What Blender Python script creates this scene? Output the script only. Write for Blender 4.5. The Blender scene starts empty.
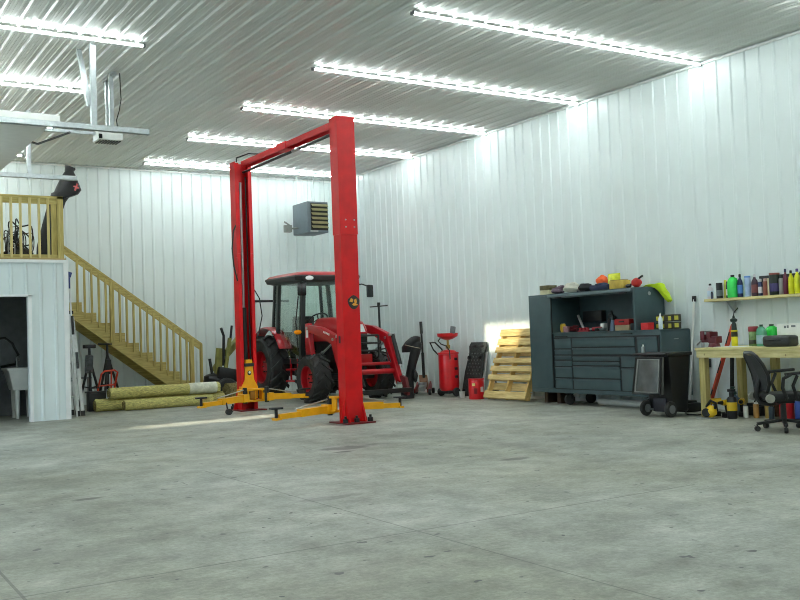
LED, SKY, SUN, EXPO = 51, 7, 30, 0
import bpy, bmesh, math, random
from mathutils import Vector, Matrix, Euler
random.seed(7)
C = bpy.context.scene.collection
PI = math.pi
R, B, H, XL, YF = 10.8, 19.71, 4.88, -1.39, -3.2     # right wall, back wall, ceiling, left wall, front wall
def V(*a): return Vector(a)

# ---------------------------------------------------------------- materials
def lin(c):
    c = c / 255.0
    return c / 12.92 if c <= .04045 else ((c + .055) / 1.055) ** 2.4
MATS = {}
def mat(name, rgb, rough=.5, metal=0, var=.12, scale=9, bump=0, coat=0, stretch=(1, 1, 1), spec=.5):
    if name in MATS: return MATS[name]
    m = bpy.data.materials.new(name); m.use_nodes = True
    nt = m.node_tree; n = nt.nodes; l = nt.links
    p = n['Principled BSDF']
    base = [lin(v) for v in rgb]
    tc = n.new('ShaderNodeTexCoord'); mp = n.new('ShaderNodeMapping'); mp.inputs['Scale'].default_value = stretch
    l.new(tc.outputs['Object'], mp.inputs['Vector'])
    nz = n.new('ShaderNodeTexNoise'); nz.inputs['Scale'].default_value = scale; nz.inputs['Detail'].default_value = 5
    l.new(mp.outputs['Vector'], nz.inputs['Vector'])
    rp = n.new('ShaderNodeValToRGB')
    rp.color_ramp.elements[0].position = .3; rp.color_ramp.elements[1].position = .7
    rp.color_ramp.elements[0].color = [max(0, v * (1 - var)) for v in base] + [1]
    rp.color_ramp.elements[1].color = [min(1, v * (1 + var)) for v in base] + [1]
    l.new(nz.outputs['Fac'], rp.inputs['Fac']); l.new(rp.outputs['Color'], p.inputs['Base Color'])
    p.inputs['Roughness'].default_value = rough; p.inputs['Metallic'].default_value = metal
    p.inputs['Specular IOR Level'].default_value = spec
    if coat: p.inputs['Coat Weight'].default_value = coat; p.inputs['Coat Roughness'].default_value = .15
    if bump:
        b = n.new('ShaderNodeBump'); b.inputs['Strength'].default_value = bump; b.inputs['Distance'].default_value = .02
        l.new(nz.outputs['Fac'], b.inputs['Height']); l.new(b.outputs['Normal'], p.inputs['Normal'])
    MATS[name] = m
    return m
def emit(name, rgb, strength):
    m = bpy.data.materials.new(name); m.use_nodes = True
    nt = m.node_tree; nt.nodes.clear()
    e = nt.nodes.new('ShaderNodeEmission'); o = nt.nodes.new('ShaderNodeOutputMaterial')
    e.inputs['Color'].default_value = (*rgb, 1); e.inputs['Strength'].default_value = strength
    nt.links.new(e.outputs[0], o.inputs['Surface']); MATS[name] = m
    return m
def glass(name, rgb, refl=.12):
    m = bpy.data.materials.new(name); m.use_nodes = True
    nt = m.node_tree; nt.nodes.clear(); n = nt.nodes.new
    t = n('ShaderNodeBsdfTransparent'); t.inputs['Color'].default_value = (*rgb, 1)
    g = n('ShaderNodeBsdfGlossy'); g.inputs['Roughness'].default_value = .03
    lw = n('ShaderNodeLayerWeight'); lw.inputs['Blend'].default_value = .25
    mx = n('ShaderNodeMixShader'); o = n('ShaderNodeOutputMaterial')
    mul = n('ShaderNodeMath'); mul.operation = 'MULTIPLY_ADD'; mul.inputs[1].default_value = .5; mul.inputs[2].default_value = refl * .3
    nt.links.new(lw.outputs['Fresnel'], mul.inputs[0]); nt.links.new(mul.outputs[0], mx.inputs['Fac'])
    nt.links.new(t.outputs[0], mx.inputs[1]); nt.links.new(g.outputs[0], mx.inputs[2]); nt.links.new(mx.outputs[0], o.inputs['Surface'])
    MATS[name] = m
    return m

def concrete():
    m = bpy.data.materials.new('concrete'); m.use_nodes = True
    nt = m.node_tree; N = nt.nodes.new; L = nt.links.new; p = nt.nodes['Principled BSDF']
    tc = N('ShaderNodeTexCoord'); sx = N('ShaderNodeSeparateXYZ'); L(tc.outputs['Object'], sx.inputs[0])
    def noise(sc, det, st=(1, 1, 1), rough=.6):
        mp = N('ShaderNodeMapping'); mp.inputs['Scale'].default_value = st; L(tc.outputs['Object'], mp.inputs[0])
        z = N('ShaderNodeTexNoise'); z.inputs['Scale'].default_value = sc; z.inputs['Detail'].default_value = det
        z.inputs['Roughness'].default_value = rough; L(mp.outputs[0], z.inputs['Vector']); return z.outputs['Fac']
    def ramp(f, a, b, ca, cb):
        r = N('ShaderNodeValToRGB'); e = r.color_ramp.elements
        e[0].position = a; e[1].position = b; e[0].color = (*ca, 1); e[1].color = (*cb, 1); L(f, r.inputs[0]); return r.outputs[0]
    def mix(mode, fac, a, b):
        x = N('ShaderNodeMix'); x.data_type = 'RGBA'; x.blend_type = mode
        if isinstance(fac, float): x.inputs['Factor'].default_value = fac
        else: L(fac, x.inputs['Factor'])
        for s, v in ((6, a), (7, b)):
            if isinstance(v, tuple): x.inputs[s].default_value = (*v, 1)
            else: L(v, x.inputs[s])
        return x.outputs[2]
    def math_(op, a, b=0.0, c=None):
        x = N('ShaderNodeMath'); x.operation = op
        for i, v in enumerate((a, b) if c is None else (a, b, c)):
            if isinstance(v, (int, float)): x.inputs[i].default_value = v
            else: L(v, x.inputs[i])
        return x.outputs[0]
    col = ramp(noise(.42, 7, (1, 1, 1), .62), .38, .62, FLOOR_A, FLOOR_B)
    col = mix('MIX', ramp(noise(.31, 5, (1.3, .8, 1), .55), .46, .62, (0, 0, 0), (.55, .55, .55)), col, (.42, .415, .33))
    col = mix('MULTIPLY', .8, col, ramp(noise(1.1, 10, (1, 1, 1), .78), .40, .60, (.74, .75, .75), (1.1, 1.1, 1.1)))
    col = mix('MULTIPLY', .9, col, ramp(noise(3.4, 10, (1, 1, 1), .78), .38, .62, (.72, .72, .70), (1.12, 1.12, 1.12)))
    col = mix('MULTIPLY', .8, col, ramp(noise(30, 8, (1, 1, 1), .8), .36, .64, (.62, .62, .6), (1.1, 1.1, 1.1)))
    col = mix('MULTIPLY', .35, col, ramp(noise(5, 6, (.35, 2.4, 1), .7), .3, .7, (.7, .7, .68), (1.1, 1.1, 1.1)))
    # dark specks and oil spots
    col = mix('MIX', ramp(noise(9, 2, (1, 1, 1), .5), .695, .715, (0, 0, 0), (1, 1, 1)), col, (.09, .09, .085))
    wob = noise(3, 4)
    def line(ax, pos, w, lo, hi, oth):
        d = math_('ABSOLUTE', math_('SUBTRACT', sx.outputs[ax], pos))
        f = math_('LESS_THAN', d, w)
        f = math_('MULTIPLY', f, math_('GREATER_THAN', sx.outputs[oth], lo))
        return math_('MULTIPLY', f, math_('LESS_THAN', sx.outputs[oth], hi))
    for a in ((0, 3.14, .006, -9, 8.4, 1), (0, .89, .008, -9, 40, 1), (1, 4.86, .008, -9, 5.6, 0), (1, 4.98, .006, 6.2, 7.6, 0), (1, 9.75, .006, 7.3, 40, 0)):
        col = mix('MIX', math_('MULTIPLY', line(*a), .55), col, (.06, .06, .055))
    def stain(x, y, rx, ry, k):
        u = math_('DIVIDE', math_('SUBTRACT', sx.outputs[0], x), rx); v = math_('DIVIDE', math_('SUBTRACT', sx.outputs[1], y), ry)
        d = math_('ADD', math_('MULTIPLY', u, u), math_('MULTIPLY', v, v))
        d = math_('ADD', d, math_('MULTIPLY', math_('SUBTRACT', wob, .5), 5.0))
        f = N('ShaderNodeMapRange'); L(d, f.inputs[0]); f.inputs[1].default_value = .3; f.inputs[2].default_value = 1.3
        f.inputs[3].default_value = k; f.inputs[4].default_value = 0
        return f.outputs[0]
    for a in ((3.3, 6.3, .25, .08, .4), (1.9, 7.6, .12, .05, .7), (5.02, 9.0, .42, .14, .75), (4.75, 8.7, .14, .05, .9), (5.6, 6.95, .16, .07, .7), (6.45, 11.45, .45, .3, .6)):
        col = mix('MIX', stain(*a), col, (.05, .045, .04))
    L(col, p.inputs['Base Color'])
    rr = N('ShaderNodeMapRange'); L(noise(1.3, 6), rr.inputs[0]); rr.inputs[1].default_value = .3; rr.inputs[2].default_value = .7
    rr.inputs[3].default_value = .42; rr.inputs[4].default_value = .68; L(rr.outputs[0], p.inputs['Roughness'])
    b = N('ShaderNodeBump'); b.inputs['Strength'].default_value = .15; b.inputs['Distance'].default_value = .01
    L(noise(30, 6), b.inputs['Height']); L(b.outputs[0], p.inputs['Normal'])
    return m
FLOOR_A, FLOOR_B = (.30, .305, .255), (.47, .48, .435)

def wood_mat(name, ca, cb, st=(1.2, 14, 14)):
    m = mat(name, ca, .7, var=.0, scale=3, stretch=st)
    r = m.node_tree.nodes['Color Ramp'].color_ramp
    r.elements[0].color = [lin(v) for v in ca] + [1]; r.elements[1].color = [lin(v) for v in cb] + [1]
    return m

# ---------------------------------------------------------------- mesh builder
class MB:
    def __init__(s): s.bm = bmesh.new()
    def _bv(s, verts, bv, seg=2):
        if bv:
            ed = {e for v in verts for e in v.link_edges}
            bmesh.ops.bevel(s.bm, geom=list(ed), offset=bv, segments=seg, affect='EDGES', profile=.6)
    def hexa(s, pts, bv=0, seg=2):
        v = [s.bm.verts.new(p) for p in pts]
        for f in ((3, 2, 1, 0), (4, 5, 6, 7), (0, 1, 5, 4), (1, 2, 6, 5), (2, 3, 7, 6), (3, 0, 4, 7)):
            s.bm.faces.new([v[i] for i in f])
        s._bv(v, bv, seg); return s
    def box(s, x0, x1, y0, y1, z0, z1, bv=0, seg=2):
        return s.hexa([(x0, y0, z0), (x1, y0, z0), (x1, y1, z0), (x0, y1, z0), (x0, y0, z1), (x1, y0, z1), (x1, y1, z1), (x0, y1, z1)], bv, seg)
    def obox(s, c, size, rot=(0, 0, 0), bv=0, seg=2):
        M = Matrix.Translation(c) @ Euler(rot).to_matrix().to_4x4()
        a, b, d = [k / 2 for k in size]
        q = [(-a, -b, -d), (a, -b, -d), (a, b, -d), (-a, b, -d), (-a, -b, d), (a, -b, d), (a, b, d), (-a, b, d)]
        return s.hexa([M @ V(*p) for p in q], bv, seg)
    def bar(s, a, b, w, h, up=(0, 0, 1), bv=0):
        a, b = V(*a), V(*b); d = (b - a).normalized(); u = V(*up)
        x = d.cross(u)
        if x.length < 1e-4: x = d.cross(V(1, 0, 0))
        x.normalize(); z = x.cross(d); x *= w / 2; z *= h / 2
        return s.hexa([a - x - z, a + x - z, a + x + z, a - x + z, b - x - z, b + x - z, b + x + z, b - x + z], bv)
    def ring(s, c, d, r, seg, ref=None):
        d = d.normalized(); k = ref if ref is not None else (V(0, 0, 1) if abs(d.z) < .9 else V(1, 0, 0))
        x = d.cross(k).normalized(); y = x.cross(d)
        return [s.bm.verts.new(c + (x * math.cos(2 * PI * i / seg) + y * math.sin(2 * PI * i / seg)) * r) for i in range(seg)]
    def skin(s, rings, cap=True, closed=False):
        n = len(rings[0]); m = len(rings)
        for i in range(m if closed else m - 1):
            a, b = rings[i], rings[(i + 1) % m]
            for j in range(n): s.bm.faces.new((a[j], a[(j + 1) % n], b[(j + 1) % n], b[j]))
        if cap and not closed:
            s.bm.faces.new(rings[0][::-1]); s.bm.faces.new(rings[-1])
        return s
    def tube(s, pts, r, seg=8, closed=False):
        pts = [V(*p) for p in pts]; n = len(pts); rs = []; ref = None
        for i, p in enumerate(pts):
            if closed: d = pts[(i + 1) % n] - pts[i - 1]
            else: d = pts[min(i + 1, n - 1)] - pts[max(i - 1, 0)]
            d.normalize()
            if ref is None: ref = V(0, 0, 1) if abs(d.z) < .9 else V(1, 0, 0)
            ref = (ref - d * ref.dot(d))
            if ref.length < 1e-3: ref = V(1, .3, 0)
            ref.normalize()
            rr = r[i] if isinstance(r, (list, tuple)) else r
            rs.append(s.ring(p, d, rr, seg, ref))
        return s.skin(rs, True, closed)
    def cyl(s, a, b, r0, r1=None, seg=16):
        a, b = V(*a), V(*b); d = b - a
        return s.skin([s.ring(a, d, r0, seg), s.ring(b, d, r0 if r1 is None else r1, seg)])
    def lathe(s, prof, o=(0, 0, 0), axis=(0, 0, 1), seg=20):
        o = V(*o); d = V(*axis).normalized()
        return s.skin([s.ring(o + d * z, d, max(r, 1e-4), seg) for r, z in prof])
    def loft(s, secs):
        return s.skin([[s.bm.verts.new(p) for p in q] for q in secs])
    def ell(s, c, r, seg=16, rot=(0, 0, 0), lump=0, seed=0):
        M = Matrix.Translation(c) @ Euler(rot).to_matrix().to_4x4()
        g = bmesh.ops.create_uvsphere(s.bm, u_segments=seg, v_segments=max(6, seg * 2 // 3), radius=1)
        rn = random.Random(seed)
        ph = [rn.uniform(0, 6) for _ in range(6)]
        for v in g['verts']:
            p = v.co.copy()
            k = 1 + lump * (math.sin(3 * p.x + ph[0]) * math.sin(4 * p.y + ph[1]) + .7 * math.sin(6 * p.z + ph[2] + 3 * p.x) + .4 * math.sin(9 * p.y + ph[3]))
            v.co = M @ V(p.x * r[0] * k, p.y * r[1] * k, p.z * r[2] * k)
        return s
    def prism(s, poly, off, bv=0):
        """poly: 3-D polygon points; off: extrusion vector"""
        a = [s.bm.verts.new(p) for p in poly]; b = [s.bm.verts.new(V(*p) + V(*off)) for p in poly]
        n = len(a)
        s.bm.faces.new(a[::-1]); s.bm.faces.new(b)
        for i in range(n): s.bm.faces.new((a[i], a[(i + 1) % n], b[(i + 1) % n], b[i]))
        s._bv(a + b, bv); return s
    def build(s, name, m, parent=None, ang=35):
        bm = s.bm; bmesh.ops.recalc_face_normals(bm, faces=bm.faces[:])
        off = V(0, 0, 0); q = parent
        while q is not None: off += q.location; q = q.parent
        if parent is None:
            xs = [v.co for v in bm.verts]
            off = V((min(c.x for c in xs) + max(c.x for c in xs)) / 2, (min(c.y for c in xs) + max(c.y for c in xs)) / 2, min(c.z for c in xs))
        for v in bm.verts: v.co -= off
        me = bpy.data.meshes.new(name); bm.to_mesh(me); bm.free()
        me.polygons.foreach_set('use_smooth', [True] * len(me.polygons)); me.set_sharp_from_angle(angle=math.radians(ang))
        me.materials.append(m if not isinstance(m, str) else MATS[m])
        o = bpy.data.objects.new(name, me); C.objects.link(o)
        if parent is not None: o.parent = parent
        else: o.location = off
        return o
def tag(o, label, cat, group=None, kind=None):
    o['label'] = label; o['category'] = cat
    if group: o['group'] = group
    if kind: o['kind'] = kind
    return o
def thing(name, label, cat, loc=(0, 0, 0), group=None):
    o = bpy.data.objects.new(name, None); C.objects.link(o); o.location = loc; o.empty_display_size = .1
    return tag(o, label, cat, group)
def struct(name, mb, m):
    o = mb.build(name, m); o['kind'] = 'structure'; return o
def copy_tree(o, parent=None):
    c = o.copy(); C.objects.link(c)
    if parent is not None: c.parent = parent
    for ch in o.children: copy_tree(ch, c)
    return c

# ---------------------------------------------------------------- palette
white_steel = mat('white_steel', (218, 227, 226), .34, var=.03, scale=1.5)
ceil_steel = mat('ceiling_steel', (214, 216, 213), .3, var=.03, scale=1.5)
trim_white = mat('trim_white', (232, 234, 232), .4, var=.03)
red = mat('lift_red', (206, 8, 16), .42, var=.14, scale=5, spec=.35)
red_dark = mat('tractor_red', (172, 10, 24), .3, var=.1, scale=5, coat=.2)
yellow = mat('lift_yellow', (236, 168, 10), .4, var=.1, scale=7)
black = mat('black_plastic', (22, 23, 24), .45, var=.25)
black_gloss = mat('black_gloss', (16, 17, 18), .2, var=.2)
rubber = mat('rubber', (40, 41, 40), .62, var=.3, scale=14, bump=.3)
dark_metal = mat('dark_metal', (46, 48, 49), .45, .6)
steel = mat('bare_steel', (170, 174, 174), .3, .9)
galv = mat('galvanised', (186, 192, 194), .38, .75, var=.12, scale=20)
alu = mat('aluminium', (206, 209, 210), .35, .35, var=.1, scale=16)
pine = wood_mat('treated_pine', (160, 143, 78), (202, 185, 116))
pine_y = wood_mat('treated_pine_upright', (158, 141, 76), (200, 183, 112), (14, 14, 1.2))
pine_l = wood_mat('weathered_pine', (186, 168, 104), (222, 206, 146), (14, 14, 1.2))
pale_wood = wood_mat('pale_lumber', (186, 172, 112), (222, 210, 156), (14, 1.2, 14))
pallet_wood = wood_mat('pallet_wood', (176, 146, 84), (222, 198, 138), (14, 1.2, 14))
slate = mat('slate_steel', (60, 80, 84), .42, var=.1, scale=6)
slate_d = mat('slate_gap', (18, 24, 27), .5, var=.2)
cream = mat('white_plastic', (226, 227, 222), .45, var=.05)
grey = mat('grey_plastic', (112, 116, 117), .5)
straw = mat('straw', (196, 188, 116), .95, var=.5, scale=30, bump=.9, stretch=(.5, 4, 4))
straw_b = mat('straw_brown', (128, 116, 72), .95, var=.5, scale=30, bump=.9, stretch=(.5, 4, 4))
led = emit('led_diffuser', (.90, 1.0, .995), LED)
cabglass = glass('cab_glass', (.925, .975, .95))
def pl(name, rgb, rough=.42, **k): return mat('plastic_' + name, rgb, rough, **k)
# ================================================================ THE SETTING
def profile(a, b, pitch, off, hgt=.019, minor=False):
    pts = [(a, 0)]
    k = math.ceil((a + .05 - off) / pitch)
    while off + k * pitch < b - .05:
        u = off + k * pitch
        pts += [(u - .030, 0), (u - .013, hgt), (u + .013, hgt), (u + .030, 0)]
        if minor:
            for f in (1 / 3, 2 / 3):
                w = u + pitch * f
                if w < b - .05: pts += [(w - .016, 0), (w - .008, .006), (w + .008, .006), (w + .016, 0)]
        k += 1
    return pts + [(b, 0)]
def sheet(name, m, prof, fn, t0, t1, thick=.03):
    s = MB(); a = [s.bm.verts.new(fn(u, h, t0)) for u, h in prof]; b = [s.bm.verts.new(fn(u, h, t1)) for u, h in prof]
    for i in range(len(a) - 1): s.bm.faces.new((a[i], a[i + 1], b[i + 1], b[i]))
    c = [s.bm.verts.new(fn(prof[i][0], -thick, t)) for t in (t0, t1) for i in (0, -1)]
    s.bm.faces.new((c[0], c[1], c[3], c[2])); s.bm.faces.new((a[0], b[0], c[2], c[0])); s.bm.faces.new((a[-1], c[1], c[3], b[-1]))
    s.bm.faces.new([c[0]] + a + [c[1]]); s.bm.faces.new([c[2]] + b + [c[3]])
    return struct(name, s, m) if name else s
fl_ = struct('floor', MB().box(XL - .2, R + .2, YF - .2, B + .2, -.2, 0), concrete())
fl_.data.transform(Matrix.Translation(fl_.location)); fl_.location = (0, 0, 0)      # world-aligned texture space for the joints
sheet('wall_right', white_steel, profile(YF, B, .2325, 8.9), lambda u, h, t: (R - h, u, t), 0, H)
sheet('wall_back', white_steel, profile(XL, R, .2228, 5.69), lambda u, h, t: (u, B - h, t), 0, H)
sheet('ceiling', ceil_steel, profile(XL, R, .2286, .1, .022, True), lambda u, h, t: (u, t, H - h), YF, B)
sheet('wall_front', white_steel, profile(XL, R, .2286, .1), lambda u, h, t: (u, YF + h, t), 0, H)
DY0, DY1, DZ = 11.72, 15.24, 3.55
s = MB(); s.box(XL - .2, XL, YF, DY0, 0, H); s.box(XL - .2, XL, DY1, B, 0, H); s.box(XL - .2, XL, DY0, DY1, DZ, H)
struct('wall_left', s, white_steel)
struct('trim_1', MB().box(R - .04, R - .02, YF, B - .02, H - .05, H - .022), trim_white)
struct('trim_2', MB().box(XL, R - .04, B - .04, B - .02, H - .05, H - .022), trim_white)
struct('baseboard_right', MB().box(R - .026, R - .02, YF, B - .03, 0.002, .05), trim_white)
# outside the open overhead door
struct('ground_outside', MB().box(-60, XL - .2, -30, 60, -.25, -.02), mat('gravel', (150, 148, 140), .9, var=.3, scale=6, bump=.4))
s = MB(); xo = -8.0
def sun_mask_boxes(s):
    s.box(xo - .15, xo, 2, 30, -.02, 1.70); s.box(xo - .15, xo, 2, 30, 4.0, 4.9)
    s.box(xo - .15, xo, 2, 12.16, 1.70, 2.32); s.box(xo - .15, xo, 12.70, 30, 1.70, 2.32)
    s.box(xo - .15, xo, 2, 30, 2.32, 3.48)
    s.box(xo - .15, xo, 2, 11.16, 3.48, 4.0); s.box(xo - .15, xo, 12.5, 30, 3.48, 4.0)
sun_mask_boxes(s); struct('sun_mask_wall', s, mat('sun_mask_siding', (196, 204, 210), .6))  # unseen wall added outside; its openings shape the sun streak and wall patch

struct('sun_dimming_pane_1', MB().box(xo - .1, xo - .09, 11.16, 12.5, 3.48, 4.0), glass('sun_dimming_glass', (.42, .42, .40)))  # added pane filling the upper opening to dim the sunlit wall patch
# mezzanine room in the back-left corner
MY, MX, MZ = 16.2, 3.745, 2.62
dw0, dw1, dh = 2.10, 3.17, 2.02
s = MB()
def panel(s, x0, x1, z0, z1):
    pr = profile(x0, x1, .2286, .14); a = [s.bm.verts.new((u, MY - h, z0)) for u, h in pr]; b = [s.bm.verts.new((u, MY - h, z1)) for u, h in pr]
    for i in range(len(a) - 1): s.bm.faces.new((a[i], a[i + 1], b[i + 1], b[i]))
    s.box(x0, x1, MY + .001, MY + .1, z0, z1)
panel(s, XL, dw0, 0, MZ); panel(s, dw1, MX, 0, MZ); panel(s, dw0, dw1, dh, MZ)
struct('wall_mezzanine', s, white_steel)
struct('wall_mezzanine_side', MB().box(MX - .1, MX, MY + .1, B - .03, 0, MZ), white_steel)
struct('trim_3', MB().box(dw1 - .035, dw1 + .02, MY - .035, MY + .1, 0, dh + .03).box(dw0 - .02, dw1 + .02, MY - .035, MY + .1, dh, dh + .035).box(dw0 - .02, dw0 + .03, MY - .035, MY + .1, 0, dh), trim_white)
struct('trim_4', MB().box(MX - .05, MX + .03, MY - .03, MY - .021, 0, MZ).box(MX + .001, MX + .03, MY - .021, MY + .06, 0, MZ), trim_white)
struct('trim_5', MB().box(XL, MX + .03, MY - .04, MY - .02, MZ - .05, MZ), trim_white)
struct('floor_mezzanine', MB().box(XL, MX, MY - .02, B - .03, MZ, MZ + .025), mat('plywood', (176, 152, 104), .8))
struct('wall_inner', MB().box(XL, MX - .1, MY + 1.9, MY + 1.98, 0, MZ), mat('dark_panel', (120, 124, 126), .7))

# ================================================================ LIGHTS
def strip(x0, x1, y, label, group=None):
    t = thing('led_strip_light', label, 'strip light', ((x0 + x1) / 2, y, H - .02), 'LED strip lights on the ceiling')
    z = H - .022
    MB().box(x0, x1, y - .022, y + .022, z - .014, z, .003).build('housing', cream, t)
    poly = [(x0 + .03, y - .022 * math.cos(a), z - .0145 - .024 * math.sin(a)) for a in [PI * i / 6 for i in range(7)]]
    MB().prism(poly, (x1 - x0 - .06, 0, 0)).build('diffuser', led, t)
    for x in (x0 + .014, x1 - .014): MB().box(x - .014, x + .014, y - .028, y + .028, z - .042, z).build('end_cap', grey, t)
    return t
rows = [-.86, 1.59, 4.04, 6.48, 8.90, 11.38, 13.84, 16.35, 18.90]
nm = {8.98: ''}
for i, y in enumerate(rows):
    lr = {4: 'nearest LED strip light on the right, running to the wall above the tool chest',
          5: 'second nearest LED strip light on the right half of the ceiling',
          6: 'third LED strip light on the right, passing behind the red post top',
          7: 'fourth LED strip light on the right, passing over the red lift beam',
          8: 'farthest LED strip light on the right, close to the back wall'}.get(i, 'white LED strip light on the ceiling nearer than the view')
    ll = {5: 'nearest LED strip light on the left, above the overhead door track',
          6: 'second LED strip light on the left, ending behind the track hanger',
          7: 'third LED strip light on the left, glimpsed past the overhead door',
          8: 'farthest LED strip light on the left, glimpsed near the back wall'}.get(i, 'white LED strip light on the ceiling nearer than the view')
    strip(5.925, 10.775, y, lr); strip(-1.18, 3.63, y, ll)

# ================================================================ OVERHEAD DOOR, TRACKS, OPENER
t = thing('overhead_door', 'pale grey sectional overhead door lying open on tracks under the ceiling', 'garage door', (.6, 13.48, 3.7))
dm = mat('door_grey', (224, 222, 216), .5, var=.03)
for k in range(6):
    x0 = -1.21 + k * .63
    MB().box(x0, x0 + .622, DY0 + .02, DY1 + .02, 3.83, 3.88, .006).build('door_section', dm, t)
for x in (-.62, .01, .64, 1.27, 1.9):
    for y in (12.0, 13.48, 15.0): MB().box(x - .06, x + .06, y - .02, y + .02, 3.815, 3.83, .003).build('hinge', galv, t)
def track(y):
    s = MB(); s.box(-1.36, 3.74, y - .028, y + .028, 3.80, 3.806); s.box(-1.36, 3.74, y - .028, y - .022, 3.80, 3.87); s.box(-1.36, 3.74, y + .022, y + .028, 3.80, 3.87)
    return s.build('track', galv, t)
track(11.66); track(15.32)
def angle(a, b, w=.05):
    s = MB(); s.bar(a, b, w, .006, (0, 1, 0)); s.bar(V(*a) + V(-w / 2, 0, 0), V(*b) + V(-w / 2, 0, 0), .006, w, (0, 1, 0)); return s
angle((3.07, 11.66, 4.86), (3.07, 11.66, 3.80), .07).build('hanger', galv, t)
angle((2.97, 11.92, 4.86), (3.03, 11.69, 4.10), .06).build('hanger', galv, t)
angle((3.03, 15.32, 4.86), (3.03, 15.32, 3.78), .06).build('hanger', galv, t)
MB().box(-1.2, 2.70, 11.80, 11.90, 3.882, 3.985, .004).build('reinforcing_strut', cream, t)

t = thing('door_opener', 'white ceiling-hung garage door opener with perforated grille underneath', 'opener', (3.55, 13.0, 3.95))
ho = MB().box(3.43, 3.77, 12.85, 13.15, 3.96, 4.10, .02).build('housing', cream, t)
s = MB()
for k in range(8): s.box(3.455 + k * .038, 3.478 + k * .038, 12.88, 13.12, 3.952, 3.96)
s.build('grille', dark_metal, ho)
MB().box(3.435, 3.48, 12.83, 12.85, 3.97, 4.03).build('lens', black_gloss, ho)
angle((3.61, 12.82, 4.86), (3.61, 12.82, 4.09), .06).build('hanger', galv, t)
angle((3.64, 13.1, 4.86), (3.64, 13.1, 4.09), .06).build('hanger', galv, t)
MB().box(3.595, 3.655, 12.7, 13.2, 4.82, 4.86).build('ceiling_angle', galv, t)
MB().box(-1.3, 3.44, 12.98, 13.02, 4.04, 4.08).build('rail', galv, t)
MB().tube([(3.70, 12.72, 4.85), (3.71, 12.72, 4.5), (3.69, 12.74, 4.35), (3.66, 12.78, 4.22), (3.70, 12.86, 4.09)], .008, 6).build('power_cord', black, t)
s = MB(); s.bar((2.54, 13.0, 3.90), (2.68, 13.0, 3.86), .04, .02); s.bar((2.68, 13.0, 3.86), (3.10, 13.0, 4.05), .04, .025)
s.build('door_arm', black, t)

# ================================================================ MEZZANINE RAILING
t = thing('railing', 'treated wood guard railing on the edge of the mezzanine', 'railing', (2.6, MY + .05, MZ + .025))
zt, zb, yy = 3.675, MZ + .03, MY + .06
MB().box(XL + .05, MX - .02, yy - .045, yy + .045, zt - .04, zt).build('top_rail', pine, t)
MB().box(XL + .05, MX - .02, yy - .02, yy + .02, zt - .13, zt - .04).build('rail_board', pine, t)
MB().box(XL + .05, MX - .02, yy - .02, yy + .02, zb, zb + .06).build('bottom_rail', pine, t)
x = MX - .26
while x > XL + .1:
    MB().box(x - .018, x + .018, yy - .058, yy - .02, zb, zt - .042).build('baluster', pine_l, t); x -= .1435
for a in (MX - .115, 1.4, -.6): MB().box(a, a + .095, yy - .045, yy + .05, zb - .005, zt - .002 if a > 3 else zt - .04).build('post', pine_y, t)
MB().box(MX - .20, MX - .12, yy + .0, yy + .045, zb, zt - .04).build('post', pine_y, t)

# ================================================================ STAIRCASE
t = thing('staircase', 'treated wood staircase with railing descending along the back wall', 'staircase', (5.5, 19.1, 0))
sy0, sy1 = 18.72, 19.62
n = 13; rise = 2.645 / n; run = .272; xb = 7.06
def stringer(y):
    lo, hi = -.02, .0
    sl = rise / run
    x0, z0 = xb, .0; x1 = MX + .02; z1 = (xb - x1) * sl
    return MB().prism([(xb - .02, y, .001), (xb + .02, y, .03), (x1, y, z1 + .02), (x1, y, z1 - .24), (xb - .34, y, .001)], (0, .04, 0)).build('stringer', pine, t)
stringer(sy0); stringer(sy1 - .04)
for k in range(12):
    x1 = xb - k * run; z = (k + 1) * rise
    MB().box(x1 - run - .03, x1 + .0, sy0 + .042, sy1 - .042, z - .036, z, .004).build('tread', pine, t)
    MB().box(x1 - .03, x1 - .012, sy0 + .042, sy1 - .042, z - rise + .001, z - .037).build('riser', pine, t)
    MB().prism([(x1 - run, sy0 - .002, z - rise + .16), (x1 - .005, sy0 - .002, z - rise - .03), (x1 - .005, sy0 - .002, z - .002), (x1 - run, sy0 - .002, z - .002)], (0, .042, 0)).build('stair_bracket', pine, t)
sl = rise / run
hz = lambda x: 1.155 + (6.95 - x) * .727
yr = sy0 - .03
MB().bar((MX + .45, yr, hz(MX + .45)), (6.97, yr, hz(6.97)), .085, .04).build('handrail', pine, t)
MB().bar((MX + .45, yr - .0, hz(MX + .45) - .07), (6.97, yr, hz(6.97) - .07), .036, .10).build('rail_board', pine, t)
x = 4.52
i = 0
while x < 6.9:
    if abs(x - 5.17) > .06 and abs(x - 6.76) > .06:
        MB().box(x - .018, x + .018, yr - .036, yr, max(.02, (xb - x) * sl - .06), hz(x) - .05).build('baluster', pine_y, t)
    x += .1335
for x in (5.17, 6.76): MB().box(x - .036, x + .036, yr - .05, yr + .04, max(.0, (xb - x) * sl - .16), hz(x) - .03).build('post', pine_y, t)
MB().box(6.94, 6.98, yr - .05, yr + .03, 0, hz(6.96)).build('post', pine_y, t)

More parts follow.
